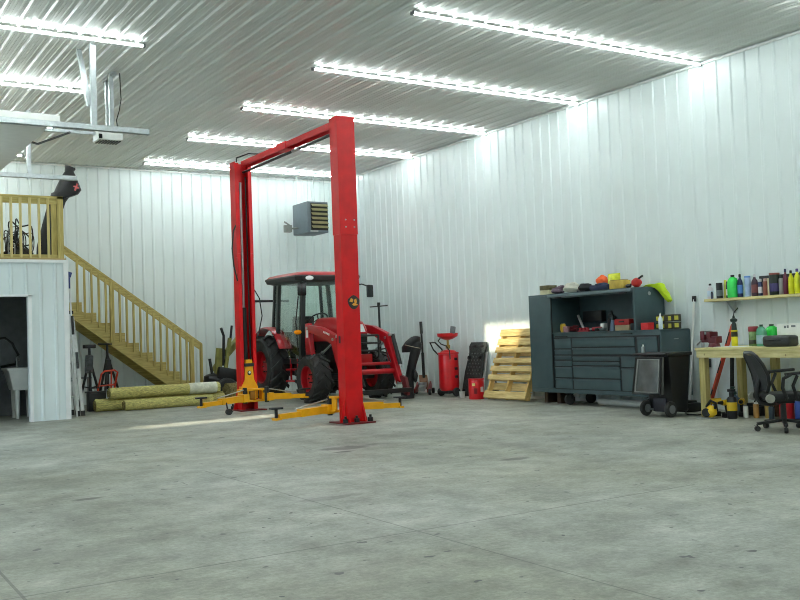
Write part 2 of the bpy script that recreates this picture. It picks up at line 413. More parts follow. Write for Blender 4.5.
# ================================================================ TWO-POST LIFT
t = thing('two_post_lift', 'red two-post car lift with yellow arms and overhead beam', 'car lift', (6.48, 13.4, 0))
PXa, PXb = 6.315, 6.605
YFp, YBp = 11.43, 15.28      # outer faces of the front and the rear post
def post(y_out, sgn):
    """channel whose web lies at y_out; it opens towards sgn"""
    w = .008; d = .20 * sgn; s = MB()
    ys = sorted((y_out, y_out + w * sgn * 2)); s.box(PXa, PXb, ys[0], ys[1], .02, 2.66)
    for x0, x1 in ((PXa, PXa + w * 2), (PXb - w * 2, PXb)):
        ys = sorted((y_out + w * 2 * sgn, y_out + d)); s.box(x0, x1, ys[0], ys[1], .02, 2.66)
    for x0, x1 in ((PXa + w * 2, PXa + .06), (PXb - .06, PXb - w * 2)):
        ys = sorted((y_out + d - w * 2 * sgn, y_out + d)); s.box(x0, x1, ys[0], ys[1], .02, 2.66)
    p = s.build('post', red, t)
    e = MB(); o = .012; d = .2 * sgn
    ys = sorted((y_out - o * sgn, y_out)); e.box(PXa - o, PXb + o * .2, ys[0], ys[1], 2.60, 4.24)
    for x0, x1 in ((PXa - o, PXa), (PXb - .005, PXb + o * .2)):
        ys = sorted((y_out, y_out + .2 * sgn)); e.box(x0, x1, ys[0], ys[1], 2.60, 4.24)
    for x0, x1 in ((PXa, PXa + .06), (PXb - .06, PXb - .005)):
        ys = sorted((y_out + d - w * 2 * sgn, y_out + d)); e.box(x0, x1, ys[0], ys[1], 2.67, 4.22)
    ex = e.build('post_extension', red, t)
    b = MB()
    for x in (PXa + .08, PXb - .05):
        for z in (2.70, 2.80): b.cyl((x, y_out - .012 * sgn, z), (x, y_out - .022 * sgn, z), .011, seg=8)
    b.build('bolt', steel, ex)
    ys = sorted((y_out - .17 * sgn, y_out + .36 * sgn))
    bp = MB().box(PXa - .08, PXb + .10, ys[0], ys[1], 0, .02, .003).build('base_plate', mat('oxide_red', (110, 22, 22), .5), t)
    for x0, dx in ((PXa - .012, -1), (PXb, 1)):
        MB().prism([(x0, y_out + .02 * sgn, .02), (x0, y_out + .02 * sgn, .34), (x0 + dx * .075, y_out + .02 * sgn, .02)], (0, .014 * sgn, 0)).build('gusset', red, t)
    for x in (PXa + .012, PXb - .012): MB().prism([(x - .006, y_out, .02), (x - .006, y_out, .30), (x - .006, y_out - .09 * sgn, .02)], (.012, 0, 0)).build('gusset', red, t)
    for x in (PXa - .055, PXa + .12, PXb + .07):
        MB().cyl((x, y_out - .07 * sgn, .02), (x, y_out - .07 * sgn, .075), .038, seg=8).cyl((x, y_out - .07 * sgn, .075), (x, y_out - .07 * sgn, .11), .018, seg=6).build('anchor_bolt', dark_metal, bp)
    return p
PXa, PXb = 6.305, 6.57; pf = post(YFp, 1)
PXa, PXb = 6.315, 6.605; pb = post(YBp, -1)
PXa, PXb = 6.305, 6.57
# slot in the side of the near post, emblem plate
MB().box(PXa - .002, PXa, YFp + .10, YFp + .15, 1.10, 1.20).build('slot', black, pf)
s = MB(); cx, cz = 6.475, 1.66
poly = [(cx + .092 * math.cos(a) * (1 + .08 * math.sin(3 * a)), YFp - .004, cz + .092 * math.sin(a) * (1 + .07 * math.cos(4 * a))) for a in [2 * PI * i / 28 for i in range(28)]]
em = s.prism(poly, (0, .004, 0)).build('emblem', black, pf)
s = MB()
for pts in ([(-.07, .01), (-.04, .06), (-.01, .04), (-.02, .0)], [(0, .03), (.04, .05), (.05, .0), (.02, -.03)], [(-.03, -.03), (.0, -.05), (.07, -.04), (.04, -.02), (0, -.01)]):
    s.prism([(cx + a, YFp - .006, cz + b) for a, b in pts], (0, .002, 0))
s.build('emblem_figure', pl('emblem_gold', (222, 160, 50)), em)
# overhead beam
s = MB(); zb_ = 4.15
s.box(6.42, 6.56, YFp + .2, YBp - .2, zb_ + .085, zb_ + .095); s.box(6.42, 6.43, YFp + .2, YBp - .2, zb_, zb_ + .085); s.box(6.55, 6.56, YFp + .2, YBp - .2, zb_, zb_ + .085)
s.box(6.41, 6.57, 13.3, 13.62, zb_ - .008, zb_ + .105)
ob = s.build('overhead_beam', red, t)
s = MB(); s.tube([(6.46, YFp + .2, 4.08), (6.46, 13.2, 4.07), (6.46, YBp - .2, 4.06)], .022, 8)
s.build('shutoff_bar', black, t)
MB().cyl((6.46, 12.9, 4.071), (6.46, 13.15, 4.07), .026, seg=10).build('bar_sleeve', steel, t)
MB().tube([(6.36, YBp - .15, 4.24), (6.36, YBp - .18, 4.31), (6.44, YBp - .5, 4.33), (6.5, YBp - .9, 4.25)], .012, 6).build('hose', black, t)
MB().tube([(6.31, 15.1, 3.15), (6.25, 15.08, 3.05), (6.22, 15.08, 2.75), (6.25, 15.1, 2.45), (6.31, 15.1, 2.2)], .013, 6).build('hose', black, t)
MB().tube([(6.61, 15.1, 2.05), (6.70, 15.1, 1.9), (6.74, 15.1, 1.6), (6.68, 15.1, 1.35), (6.61, 15.1, 1.2)], .01, 6).build('hose', black, t)
s = MB(); s.cyl((6.44, YBp - .10, .15), (6.44, YBp - .10, 1.75), .045, seg=12)
cyl_ = s.build('hydraulic_cylinder', dark_metal, t)
MB().cyl((6.44, YBp - .10, 1.75), (6.44, YBp - .10, 3.9), .022, seg=10).build('rod', steel, cyl_)
MB().tube([(6.53, YBp - .12, .4), (6.53, YBp - .12, 4.0)], .014, 6).build('cable', black, t)
# carriages and arms
def carriage(y, sg):
    """y: face of the carriage, sg: way it faces (-1 towards the viewer)"""
    s = MB()
    lv = [(.20, .15), (.40, .15), (.52, .085), (.86, .055)]
    for (za, wa), (zb2, wb) in zip(lv[:-1], lv[1:]):
        s.hexa([(6.46 - wa, y, za), (6.46 + wa, y, za), (6.46 + wa, y - sg * .10, za), (6.46 - wa, y - sg * .10, za),
                (6.46 - wb, y, zb2), (6.46 + wb, y, zb2), (6.46 + wb, y - sg * .10, zb2), (6.46 - wb, y - sg * .10, zb2)])
    s.box(6.23, 6.69, min(y + sg * .14, y - sg * .02), max(y + sg * .14, y - sg * .02), .34, .37); s.box(6.23, 6.69, min(y + sg * .14, y - sg * .02), max(y + sg * .14, y - sg * .02), .15, .18)
    for x in (6.26, 6.39, 6.52, 6.65): s.box(x - .012, x + .012, min(y + sg * .10, y - sg * .02), max(y + sg * .10, y - sg * .02), .18, .34)
    c = s.build('carriage', yellow, t)
    MB().box(6.375, 6.545, min(y + sg * .02, y - sg * .11), max(y + sg * .02, y - sg * .11), .745, .80, .006).build('rubber_band', rubber, c)
    d = y + sg * .003
    e = MB().prism([(6.46 + .035 * math.cos(a), d, .635 + .04 * math.sin(a)) for a in [2 * PI * i / 16 for i in range(16)]], (0, -sg * .003, 0)).build('emblem', black, c)
    MB().prism([(6.465 + .02 * math.cos(a), d + sg * .002, .645 + .022 * math.sin(a)) for a in [2 * PI * i / 10 for i in range(10)]], (0, -sg * .002, 0)).build('emblem_figure', cream, e)
    MB().box(6.415, 6.505, min(y + sg * .12, y), max(y + sg * .12, y), .19, .33, .01).build('latch', mat('amber_bronze', (170, 110, 20), .4), c)
    return c
def arm(px, py, tx, ty, z=.20, tall=.10):
    d = (V(tx, ty, 0) - V(px, py, 0)); L = d.length; d.normalize()
    P = lambda f, zz: V(px, py, 0) + d * (L * f) + V(0, 0, zz)
    a = MB().bar(P(0, z + .03), P(.56, z + .01), .11, .10).bar(P(-.02, z + .03), P(.10, z + .03), .16, .13).build('lift_arm', yellow, t)
    MB().bar(P(.52, z), P(.93, z - .01), .08, .07).bar(P(.9, z - .035), P(1.0, z - .04), .11, .03).build('arm_extension', yellow, a)
    MB().cyl(P(0, z - .06), P(0, z + .20), .038, seg=14).build('pivot_pin', dark_metal, a)
    MB().tube([P(-.0, z + .17), P(.62, z + .075)], .010, 6).build('restraint_rod', steel, a)
    pd = MB().cyl(P(.96, z - .025), P(.96, z + .10), .022, seg=10).bar(P(.96, z + .105) - V(.085, 0, 0), P(.96, z + .105) + V(.085, 0, 0), .1, .025, bv=.006).build('lift_pad', black, a)
    return a
carriage(YBp - .21, -1); carriage(YFp + .21, 1)
arm(6.27, 14.83, 5.32, 14.42); arm(6.66, 14.83, 7.52, 15.06)
arm(6.27, 11.84, 5.34, 11.68, .16); arm(6.66, 11.84, 7.50, 11.9, .17)
s = MB(); s.cyl((5.83, 14.44, .05), (5.83, 14.50, .05), .05, seg=14); s.cyl((5.9, 14.46, .05), (5.83, 14.46, .05), .012); s.bar((5.83, 14.50, .05), (5.84, 14.6, .2), .02, .02)
s.build('arm_roller', rubber, t)
# ================================================================ TRACTOR
TC = 8.70
t = thing('tractor', 'red cab tractor with front loader arms parked behind the lift', 'tractor', (TC, 16.7, 0))
def wheel(name, side, x, y, r, w, lugs, rimr):
    """side -1: outer face towards -x"""
    prof = [(rimr, -w * .44), (rimr + .04, -w * .5), (r * .84, -w * .5), (r * .925, -w * .40), (r * .935, 0), (r * .925, w * .40), (r * .84, w * .5), (rimr + .04, w * .5), (rimr, w * .44)]
    s = MB(); ax = (1, 0, 0)
    o = V(x, y, r)
    rings = [s.ring(o + V(u, 0, 0), V(1, 0, 0), q, 40) for q, u in prof]
    s.skin(rings, cap=False); 
    for i in range(lugs):
        for hs in (-1, 1):
            a0 = 2 * PI * (i + (.5 if hs > 0 else 0)) / lugs
            pts = []
            for f in (0, 1):
                aa = a0 + f * .30 * (1 if r > .5 else 1.15); u = hs * w * (.02 + .49 * f) ; rr = r * (1.0 if f == 0 else .985)
                for dz in (.92, 1.0):
                    for da in (-.06, .06): pts.append(o + V(u, math.cos(aa + da) * rr * dz, math.sin(aa + da) * rr * dz))
            q = pts; s.hexa([q[0], q[1], q[5], q[4], q[2], q[3], q[7], q[6]])
    w_ = s.build(name, rubber, t)
    d = side
    f = [(rimr + .012, w * .44), (rimr - .01, w * .40), (rimr - .03, w * .12), (rimr * .55, w * .02), (rimr * .45, w * .14), (rimr * .2, w * .16), (.001, w * .16)]
    b = [(rimr + .012, -w * .44), (rimr - .02, -w * .3), (.001, -w * .25)]
    s = MB(); s.skin([s.ring(o + V(d * u, 0, 0), V(1, 0, 0), q, 32) for q, u in b[::-1] + f])
    rim = s.build('rim', red_dark, w_)
    s = MB()
    for i in range(6):
        a = 2 * PI * i / 6; c = o + V(d * w * .10, math.cos(a) * rimr * .34, math.sin(a) * rimr * .34); s.cyl(c, c + V(d * w * .13, 0, 0), .014, seg=6)
    s.build('lug_nut', dark_metal, rim)
wheel('rear_wheel', -1, 8.06, 17.80, .64, .42, 15, .33); wheel('rear_wheel', 1, 9.34, 17.80, .64, .42, 15, .33)
wheel('front_wheel', -1, 7.97, 15.64, .45, .34, 14, .24); wheel('front_wheel', 1, 9.38, 15.72, .45, .32, 14, .23)
s = MB(); s.box(8.48, 8.92, 15.45, 16.5, .5, 1.0, .03); s.box(8.40, 9.0, 16.5, 17.9, .45, .95, .04); s.box(8.56, 8.84, 15.2, 15.5, .40, .66, .02)
s.build('chassis', dark_metal, t)
s = MB(); s.cyl((8.08, 15.66, .45), (9.27, 15.72, .45), .07, seg=12); s.ell((8.7, 15.72, .42), (.14, .14, .13)); s.build('front_axle', dark_metal, t)
MB().cyl((8.2, 17.8, .62), (9.2, 17.8, .62), .11, seg=14).build('rear_axle', dark_metal, t)
# hood
def sec(y, w, z0, z1, r=.12):
    return [(TC - w, y, z0), (TC - w - .01, y, (z0 + z1) / 2), (TC - w * .96, y, z1 - r), (TC - w * .72, y, z1 - r * .25), (TC - w * .3, y, z1), (TC + w * .3, y, z1), (TC + w * .72, y, z1 - r * .25), (TC + w * .96, y, z1 - r), (TC + w + .01, y, (z0 + z1) / 2), (TC + w, y, z0)]
hood = MB().loft([sec(15.30, .23, 1.10, 1.42), sec(15.38, .265, 1.10, 1.49), sec(15.7, .28, 1.10, 1.53), sec(16.0, .29, 1.12, 1.56), sec(16.42, .30, 1.12, 1.58)]).build('hood', red_dark, t, 50)
s = MB(); s.box(TC - .285, TC - .27, 15.42, 16.38, .72, 1.12); s.box(TC + .27, TC + .285, 15.42, 16.38, .72, 1.12); s.box(TC - .27, TC + .27, 15.34, 15.37, .68, .98)
for k in range(9): s.box(TC - .29, TC - .285, 15.46 + k * .1, 15.51 + k * .1, .76, 1.06)
s.build('grille', black, t)
s = MB(); s.box(TC - .24, TC + .24, 15.14, 15.34, .66, .86, .02); s.build('front_weight', red_dark, t)
for d in (-1, 1):
    x = TC + d * .125
    MB().prism([(x - .07, 15.292, 1.27), (x + .07, 15.292, 1.27), (x + .06 - max(0, d) * .04, 15.296, 1.41), (x - .06 - min(0, d) * .04, 15.296, 1.41)], (0, .05, 0)).build('headlight', mat('lens_white', (236, 240, 240), .15), t)
s = MB(); s.box(TC - .21, TC + .21, 15.27, 15.29, .88, 1.24)
for k in range(5): s.box(TC - .2, TC + .2, 15.26, 15.27, .92 + k * .06, .94 + k * .06)
s.build('front_grille', black, hood)
s = MB()
for z in (1.20, 1.06, .92): s.tube([(TC - .34, 15.08, z), (TC + .34, 15.08, z)], .020, 8)
for x in (-.34, .34): s.tube([(TC + x * .7, 15.3, .70), (TC + x, 15.08, .80), (TC + x, 15.08, 1.20)], .020, 8)
s.build('brush_guard', black, t)
# cab
cx0, cx1, cy0, cy1 = 8.13, 9.27, 16.38, 17.62
P_ = lambda a, b, w=.065, h=.075: MB().bar(a, b, w, h, (0, 1, 0)).build('cab_pillar', mat('cab_frame', (30, 36, 36), .4), t)
P_((cx0 - .02, cy0 + .02, .75), (cx0 + .04, cy0 - .02, 2.30), .085, .085); P_((cx1 + .02, cy0 + .02, .75), (cx1 - .04, cy0 - .02, 2.30), .085, .085)
P_((cx0 - .05, cy1 - .25, 1.25), (cx0 + .02, cy1 - .22, 2.30)); P_((cx1 + .05, cy1 - .25, 1.25), (cx1 - .02, cy1 - .22, 2.30))
P_((cx0 + .0, cy1 + .08, 1.28), (cx0 + .06, cy1 + .04, 2.30), .05, .05); P_((cx1 - .0, cy1 + .08, 1.28), (cx1 - .06, cy1 + .04, 2.30), .05, .05)
def pane(name, pts, off): return MB().prism(pts, off).build(name, cabglass, t)
pane('windshield', [(cx0 + .03, cy0 + .02, 1.05), (cx1 - .03, cy0 + .02, 1.05), (cx1 - .07, cy0 - .02, 2.28), (cx0 + .07, cy0 - .02, 2.28)], (0, .006, 0))
for d, x in ((1, cx0), (-1, cx1)):
    pane('door_glass', [(x - d * .02, cy0 + .08, .80), (x - d * .02, cy0 + .50, .80), (x - d * .05, cy1 - .30, 1.25), (x + d * .02, cy1 - .27, 2.27), (x + d * .035, cy0 + .05, 2.27)], (d * .006, 0, 0))
    pane('quarter_glass', [(x - d * .04, cy1 - .19, 1.35), (x - d * .0, cy1 + .05, 1.35), (x + d * .05, cy1 + .02, 2.27), (x + d * .02, cy1 - .17, 2.27)], (d * .006, 0, 0))
pane('rear_glass', [(cx0 + .05, cy1 + .08, 1.35), (cx1 - .05, cy1 + .08, 1.35), (cx1 - .09, cy1 + .05, 2.28), (cx0 + .09, cy1 + .05, 2.28)], (0, .006, 0))
MB().box(cx0 - .02, cx1 + .02, cy0 + .02, cy1 - .1, .70, .80, .02).build('cab_floor', black, t)
s = MB(); s.box(cx0 + .05, cx1 - .05, cy1 - .05, cy1 + .1, .8, 1.33, .02); s.build('cab_rear_panel', black, t)
def rsec(z, g, gy): return [(cx0 - g + .1, cy0 - gy, z), (cx1 + g - .1, cy0 - gy, z), (cx1 + g, cy0 - gy + .12, z), (cx1 + g, cy1 + gy - .1, z), (cx1 + g - .1, cy1 + gy, z), (cx0 - g + .1, cy1 + gy, z), (cx0 - g, cy1 + gy - .1, z), (cx0 - g, cy0 - gy + .12, z)]
rl = MB().loft([rsec(2.27, .02, .04), rsec(2.30, .12, .14), rsec(2.37, .15, .17), rsec(2.40, .14, .16)]).build('roof_liner', mat('roof_liner_dark', (44, 47, 48), .5), t)
rf = MB().loft([rsec(2.395, .13, .15), rsec(2.44, .09, .11), rsec(2.475, -.03, -.02), rsec(2.482, -.3, -.3)]).build('roof', red_dark, t, 50)
for d, x in ((-1, cx0 + .10), (1, cx1 - .10)):
    MB().ell((x, cy0 - .185, 2.335), (.085, .03, .045), 14).build('work_light', mat('lens_white', (236, 240, 240), .15), t)
# interior
s = MB(); s.box(8.46, 8.94, 17.0, 17.45, 1.0, 1.14, .05); s.obox((8.7, 17.48, 1.38), (.46, .13, .52), (.12, 0, 0), .05); s.box(8.6, 8.8, 17.1, 17.4, .80, 1.0)
s.build('seat', black, t)
s = MB(); s.obox((8.7, 16.62, 1.15), (.44, .2, .62), (.15, 0, 0), .04); s.tube([(8.7, 16.66, 1.4), (8.7, 16.78, 1.55)], .03); s.build('console', black, t)
c = V(8.7, 16.80, 1.56); M = Euler((-.6, 0, 0)).to_matrix()
s = MB(); s.tube([c + M @ V(.19 * math.cos(a), .19 * math.sin(a), 0) for a in [2 * PI * i / 20 for i in range(20)]], .015, 8, True)
for a in (0, 2.1, 4.2): s.tube([c, c + M @ V(.19 * math.cos(a), .19 * math.sin(a), 0)], .012, 6)
s.build('steering_wheel', black, t)
for d, x in ((-1, cx0), (1, cx1)):
    s = MB(); s.tube([(x, cy0 + .0, 2.2), (x + d * .15, cy0 - .10, 2.22), (x + d * .27, cy0 - .12, 2.18)] if d > 0 else [(x, cy0, 2.24), (x - .06, cy0 - .2, 2.24)], .014, 6)
    ma = s.build('mirror_arm', black, t)
    if d > 0: MB().obox((x + .32, cy0 - .12, 2.08), (.16, .06, .25), (0, 0, .3), .03).build('mirror', black_gloss, ma)
    else: MB().obox((x - .05, cy0 - .14, 2.12), (.17, .07, .24), (0, 0, -.4), .03).build('mirror', black_gloss, ma)
    # fenders over the rear wheels
    prof = []
    s = MB(); n = 14; rr = .80
    xa, xbb = (x - .16, x + .08) if d < 0 else (x - .08, x + .16)
    secs = []
    for i in range(n + 1):
        a = math.radians(152 - (152 - 46) * i / n)      # angle about the wheel axle, 180 = towards the front
        q = []
        for r_, u in ((rr, xa), (rr + .025, xa + .02), (rr + .03, xbb), (rr, xbb)):
            q.append((u, 17.8 + math.cos(a) * r_, .62 + math.sin(a) * r_))
        secs.append(q)
    s.loft(secs); s.build('fender', red_dark, t, 50)
    s = MB(); xs = sorted((x, x + d * .12)); s.box(xs[0], xs[1], cy0 + .02, cy0 + .08, 1.285, 1.30)
    lb = s.build('lamp_bracket', black, t)
    MB().ell((x + d * .10, cy0 - .02, 1.31), (.085, .03, .045), 14).build('signal_lamp', mat('amber', (250, 156, 20), .25), lb)
    s = MB()
    for z in (.36, .58): s.box(min(x - d * .02, x + d * .12), max(x - d * .02, x + d * .12), 16.55, 16.9, z, z + .03)
    for y in (16.56, 16.87): s.box(min(x + d * .0, x + d * .03), max(x + d * .0, x + d * .03), y, y + .025, .36, .8)
    s.build('step', red_dark if d < 0 else black, t)
MB().box(8.2, 8.42, 16.4, 16.95, .45, .70, .04).build('fuel_tank', black, t)
MB().tube([(8.05, 16.9, 2.3), (8.02, 17.0, 2.32)], .01).build('door_handle', black, t)
s = MB(); s.tube([(8.08, cy0 + .1, .95), (8.05, cy0 + .1, 1.5), (8.10, cy0 + .06, 2.0)], .012, 6); s.build('grab_rail', black, t)
# loader
for d in (-1, 1):
    x = TC + d * .55
    s = MB(); s.prism([(x - .045, 15.90, .52), (x - .045, 16.16, .52), (x - .045, 16.22, 1.10), (x - .045, 16.20, 1.46), (x - .045, 16.08, 1.47), (x - .045, 16.02, 1.05)], (.09, 0, 0), .008)
    mast = s.build('loader_mast', red_dark, t)
    MB().box(x - .3 * max(0, d), x + .3 * max(0, -d), 15.9, 16.1, .55, .68).build('mast_bracket', black, mast)
    MB().box(x - .052, x - .046, 16.08, 16.16, 1.20, 1.34).build('decal', cream, mast)
    s = MB()
    pth = [(16.13, 1.37), (15.6, 1.31), (15.10, 1.15), (14.93, .75), (14.70, .32)]
    hh = [.07, .075, .095, .085, .07]
    up = []; dn = []
    for i, ((y, z), h) in enumerate(zip(pth, hh)):
        a = V(0, *pth[max(0, i - 1)]); b = V(0, *pth[min(4, i + 1)]); dd = (b - a).normalized(); nrm = V(0, -dd.z, dd.y)
        up.append((x - .05, y + nrm.y * h, z + nrm.z * h)); dn.append((x - .05, y - nrm.y * h, z - nrm.z * h))
    s.prism(up + dn[::-1], (.10, 0, 0), .012)
    a = s.build('loader_arm', red_dark, t)
    xo_ = x + d * .052
    s = MB()
    for k in range(5): s.box(min(xo_, xo_ + d * .002), max(xo_, xo_ + d * .002), 15.42 - k * .05, 15.455 - k * .05, 1.272 - k * .012, 1.31 - k * .012)
    s.build('decal', cream, a)
    s = MB(); s.cyl((x, 16.0, .72), (x, 15.62, .90), .04, seg=12); cy = s.build('lift_cylinder', black, a)
    MB().cyl((x, 15.62, .90), (x, 15.2, 1.08), .02, seg=10).build('rod', steel, cy)
    s = MB(); s.cyl((x + d * .02, 14.95, 1.20), (x + d * .02, 14.72, .66), .038, seg=12); cy = s.build('tilt_cylinder', black, a)
    MB().cyl((x + d * .02, 14.72, .66), (x + d * .02, 14.60, .40), .02, seg=10).build('rod', steel, cy)
    s = MB(); s.prism([(x - .03, 14.78, .40), (x - .03, 14.62, .46), (x - .03, 14.50, .42), (x - .03, 14.42, .20), (x - .03, 14.44, .10), (x - .03, 14.56, .12), (x - .03, 14.60, .34)], (.06, 0, 0), .008)
    s.build('coupler', mat('coupler_red', (92, 20, 26), .5), a)
    s = MB()
    for q in ((15.10, 1.15), (14.70, .32), (16.12, 1.38), (14.95, 1.20)): s.cyl((x - .065, *q), (x + .065, *q), .028, seg=10)
    s.build('pivot_pin', steel, a)
s = MB(); s.cyl((TC - .5, 14.95, .68), (TC + .5, 14.95, .68), .03, seg=14); s.cyl((TC - .5, 14.86, .54), (TC + .5, 14.86, .54), .05, seg=14); s.build('loader_crossbar', red_dark, t)
s = MB(); s.box(TC - .62, TC + .62, 14.40, 14.46, .16, .24, .006); s.build('coupler_bar', black, t)
s = MB(); s.tube([(TC - .1, 15.0, .9), (TC - .3, 14.8, .72), (TC - .32, 14.6, .5), (TC - .32, 14.5, .3)], .016, 6); s.tube([(TC + .42, 15.5, .9), (TC + .44, 15.0, .95), (TC + .42, 14.8, .7)], .014, 6); s.build('hydraulic_hose', black, t)
s = MB(); s.box(8.5, 8.9, 17.9, 18.05, .5, .8, .03); s.bar((8.35, 17.9, .45), (8.30, 18.6, .5), .04, .07); s.bar((9.05, 17.9, .45), (9.1, 18.6, .5), .04, .07); s.build('rear_hitch', dark_metal, t)

# implement behind, left of the tractor
t = thing('tiller', 'dark and olive wheeled implement half hidden behind the rear lift post', 'implement', (7.35, 18.08, 0))
s = MB(); s.ell((7.02, 18.18, .40), (.22, .2, .16), 16, lump=.12, seed=2); s.obox((7.30, 18.13, .52), (.5, .3, .25), (0, .2, 0), .04); s.build('engine', black, t)
for y in (17.88, 18.38): MB().lathe([(.05, -.06), (.20, -.06), (.23, -.03), (.23, .03), (.20, .06), (.05, .06)], (7.18, y, .231), (0, 1, 0), 20).build('wheel', rubber, t)
ol = mat('olive_paint', (128, 126, 62), .5, var=.25)
s = MB(); s.bar((7.08, 18.13, .45), (7.15, 18.13, 1.05), .1, .12); s.bar((7.2, 18.03, .5), (7.33, 18.03, 1.25), .07, .06); s.bar((7.0, 18.23, .6), (7.3, 18.23, .95), .06, .06); s.bar((7.3, 18.13, .95), (7.70, 18.50, 1.20), .09, .14)
s.build('frame', ol, t)
s = MB(); s.tube([(7.2, 18.08, .7), (7.2, 18.03, 1.3), (7.13, 17.98, 1.45)], .028); s.tube([(7.33, 18.08, 1.0), (7.38, 18.03, 1.5)], .025); s.tube([(6.98, 18.13, .5), (6.93, 18.13, .85)], .03); s.build('lever', black, t)
s = MB(); s.bar((7.66, 18.03, .2), (7.68, 18.13, 1.1), .08, .08); s.bar((7.5, 18.13, .2), (7.70, 18.13, .2), .3, .08); s.build('tine_guard', dark_metal, t)
# ================================================================ HELPERS FOR SMALL THINGS
def solo(name, mb, m, label, cat, group=None, ang=35): return tag(mb.build(name, m, None, ang), label, cat, group)

# ================================================================ UNIT HEATER
t = thing('unit_heater', 'grey unit heater with louvers hanging from the ceiling near the back corner', 'heater', (9.7, 18.85, 3.46))
hb = mat('heater_grey', (98, 110, 118), .45, var=.06)
MB().box(9.41, 9.92, 18.52, 19.25, 3.50, 4.18, .015).build('casing', hb, t)
MB().box(9.49, 9.90, 18.505, 18.52, 3.55, 4.14).build('louver_recess', mat('heater_dark', (30, 30, 24), .6), t)
for k in range(6):
    z = 3.59 + k * .095
    MB().hexa([(9.50, 18.50, z + .045), (9.89, 18.50, z + .045), (9.89, 18.505, z + .062), (9.50, 18.505, z + .062), (9.50, 18.45, z - .0), (9.89, 18.45, z), (9.89, 18.455, z + .017), (9.50, 18.455, z + .017)]).build('louver', mat('louver_olive', (150, 144, 104), .45), t)
MB().box(9.47, 9.66, 18.508, 18.519, 3.51, 3.545).build('name_plate', steel, t)
for x, y in ((9.47, 18.6), (9.68, 18.7), (9.88, 18.6), (9.5, 19.2)): MB().cyl((x, y, 4.17), (x, y, 4.86), .006, seg=6).build('hanger_rod', galv, t)
s = MB(); s.cyl((9.41, 19.0, 3.64), (9.15, 19.0, 3.62), .02, seg=8); s.box(9.08, 9.24, 18.95, 19.06, 3.54, 3.70, .01); s.cyl((9.2, 19.0, 3.7), (9.1, 19.05, 3.78), .018)
s.build('gas_valve', mat('valve_grey', (132, 136, 130), .4, .5), t)

# pale board on the back wall
t = thing('wall_board', 'pale board with a dark top rail fixed to the back wall behind the tractor cab', 'board', (9.0, B - .04, .8))
MB().box(8.64, 9.40, B - .04, B - .021, .80, 2.04, .004).build('panel', mat('board_white', (212, 216, 214), .5, var=.03), t)
MB().box(8.60, 9.44, B - .06, B - .021, 2.03, 2.08, .004).build('top_rail', dark_metal, t)

# ================================================================ LEFT SIDE: mezzanine, room, ladder, rolls
t = thing('equipment_bag', 'tall black bag with a flared hooded top leaning on the mezzanine railing', 'bag', (3.55, 16.9, MZ + .025))
bagm = mat('bag_black', (20, 21, 23), .55, var=.3, scale=12, bump=.4)
def oval(c, rx, ry, n=18, tilt=0, lump=.06, sd=0):
    return [(c[0] + rx * math.cos(a) * (1 + lump * math.sin(3 * a + sd)), c[1] + ry * math.sin(a) * (1 + lump * math.cos(2 * a + sd)), c[2] + tilt * math.cos(a)) for a in [2 * PI * i / n for i in range(n)]]
MB().loft([oval((3.56, 16.92, 2.647), .13, .13), oval((3.58, 16.92, 2.9), .14, .14, sd=1), oval((3.66, 16.91, 3.3), .13, .13, sd=2), oval((3.78, 16.9, 3.68), .14, .13, sd=3), oval((3.87, 16.9, 3.84), .17, .15)]).build('bag_body', bagm, t, 60)
MB().loft([oval((3.95, 16.9, 3.76), .20, .16, tilt=.08), oval((3.955, 16.9, 3.84), .245, .19, tilt=.07), oval((3.965, 16.9, 3.98), .19, .16, tilt=.03, sd=1), oval((3.985, 16.9, 4.15), .115, .11, tilt=0, sd=2), oval((4.0, 16.9, 4.22), .075, .08), oval((4.02, 16.9, 4.30), .09, .08, tilt=-.03)]).build('bag_hood', bagm, t, 60)
MB().obox((4.07, 16.735, 3.93), (.03, .008, .13), (0, .35, 0)).obox((4.07, 16.733, 3.93), (.09, .008, .025), (0, .35, 0)).build('red_mark', pl('pink_red', (200, 90, 90)), t)
MB().tube([(3.74, 16.79, 3.3), (3.66, 16.74, 3.5), (3.74, 16.75, 3.7)], .018).build('strap', black, t)
t = thing('wire_bundle', 'tangled dark wire and twig bundle behind the mezzanine railing', 'wire bundle', (3.2, 17.0, MZ + .025))
rn = random.Random(4)
for k in range(22):
    cx, cy, r_ = 3.17 + rn.uniform(-.17, .14), 17.0 + rn.uniform(-.15, .15), rn.uniform(.08, .19)
    cz = MZ + .06 + r_ * 1.2 + rn.uniform(0, .28) * (1 if cx > 3.1 else .4); ax = rn.uniform(0, PI)
    MB().tube([(cx + r_ * math.cos(a) * math.cos(ax), cy + r_ * math.cos(a) * math.sin(ax) * .6, cz + r_ * 1.2 * math.sin(a + ax * .3) + .03 * math.sin(3 * a)) for a in [2 * PI * i / 22 for i in range(22)]], .009 if k % 3 else .013, 5, True).build('coil', (black, mat('wire_grey', (150, 152, 148), .5), mat('twig_brown', (70, 56, 38), .8))[k % 3 if k % 4 else 0], t)
MB().ell((3.16, 17.02, MZ + .145), (.25, .2, .115), 16, lump=.12, seed=3).build('brush_pile', mat('brush_dark', (46, 42, 32), .9, var=.5, scale=30, bump=.8), t)
solo('storage_tote', MB().hexa([(2.48, 16.8, MZ + .026), (2.70, 16.8, MZ + .026), (2.70, 17.2, MZ + .026), (2.48, 17.2, MZ + .026), (2.46, 16.77, MZ + .55), (2.72, 16.77, MZ + .55), (2.72, 17.23, MZ + .55), (2.46, 17.23, MZ + .55)], .02).box(2.45, 2.73, 16.75, 17.25, MZ + .55, MZ + .6, .01), black, 'black storage tote on the mezzanine at the left edge of the picture', 'tote')

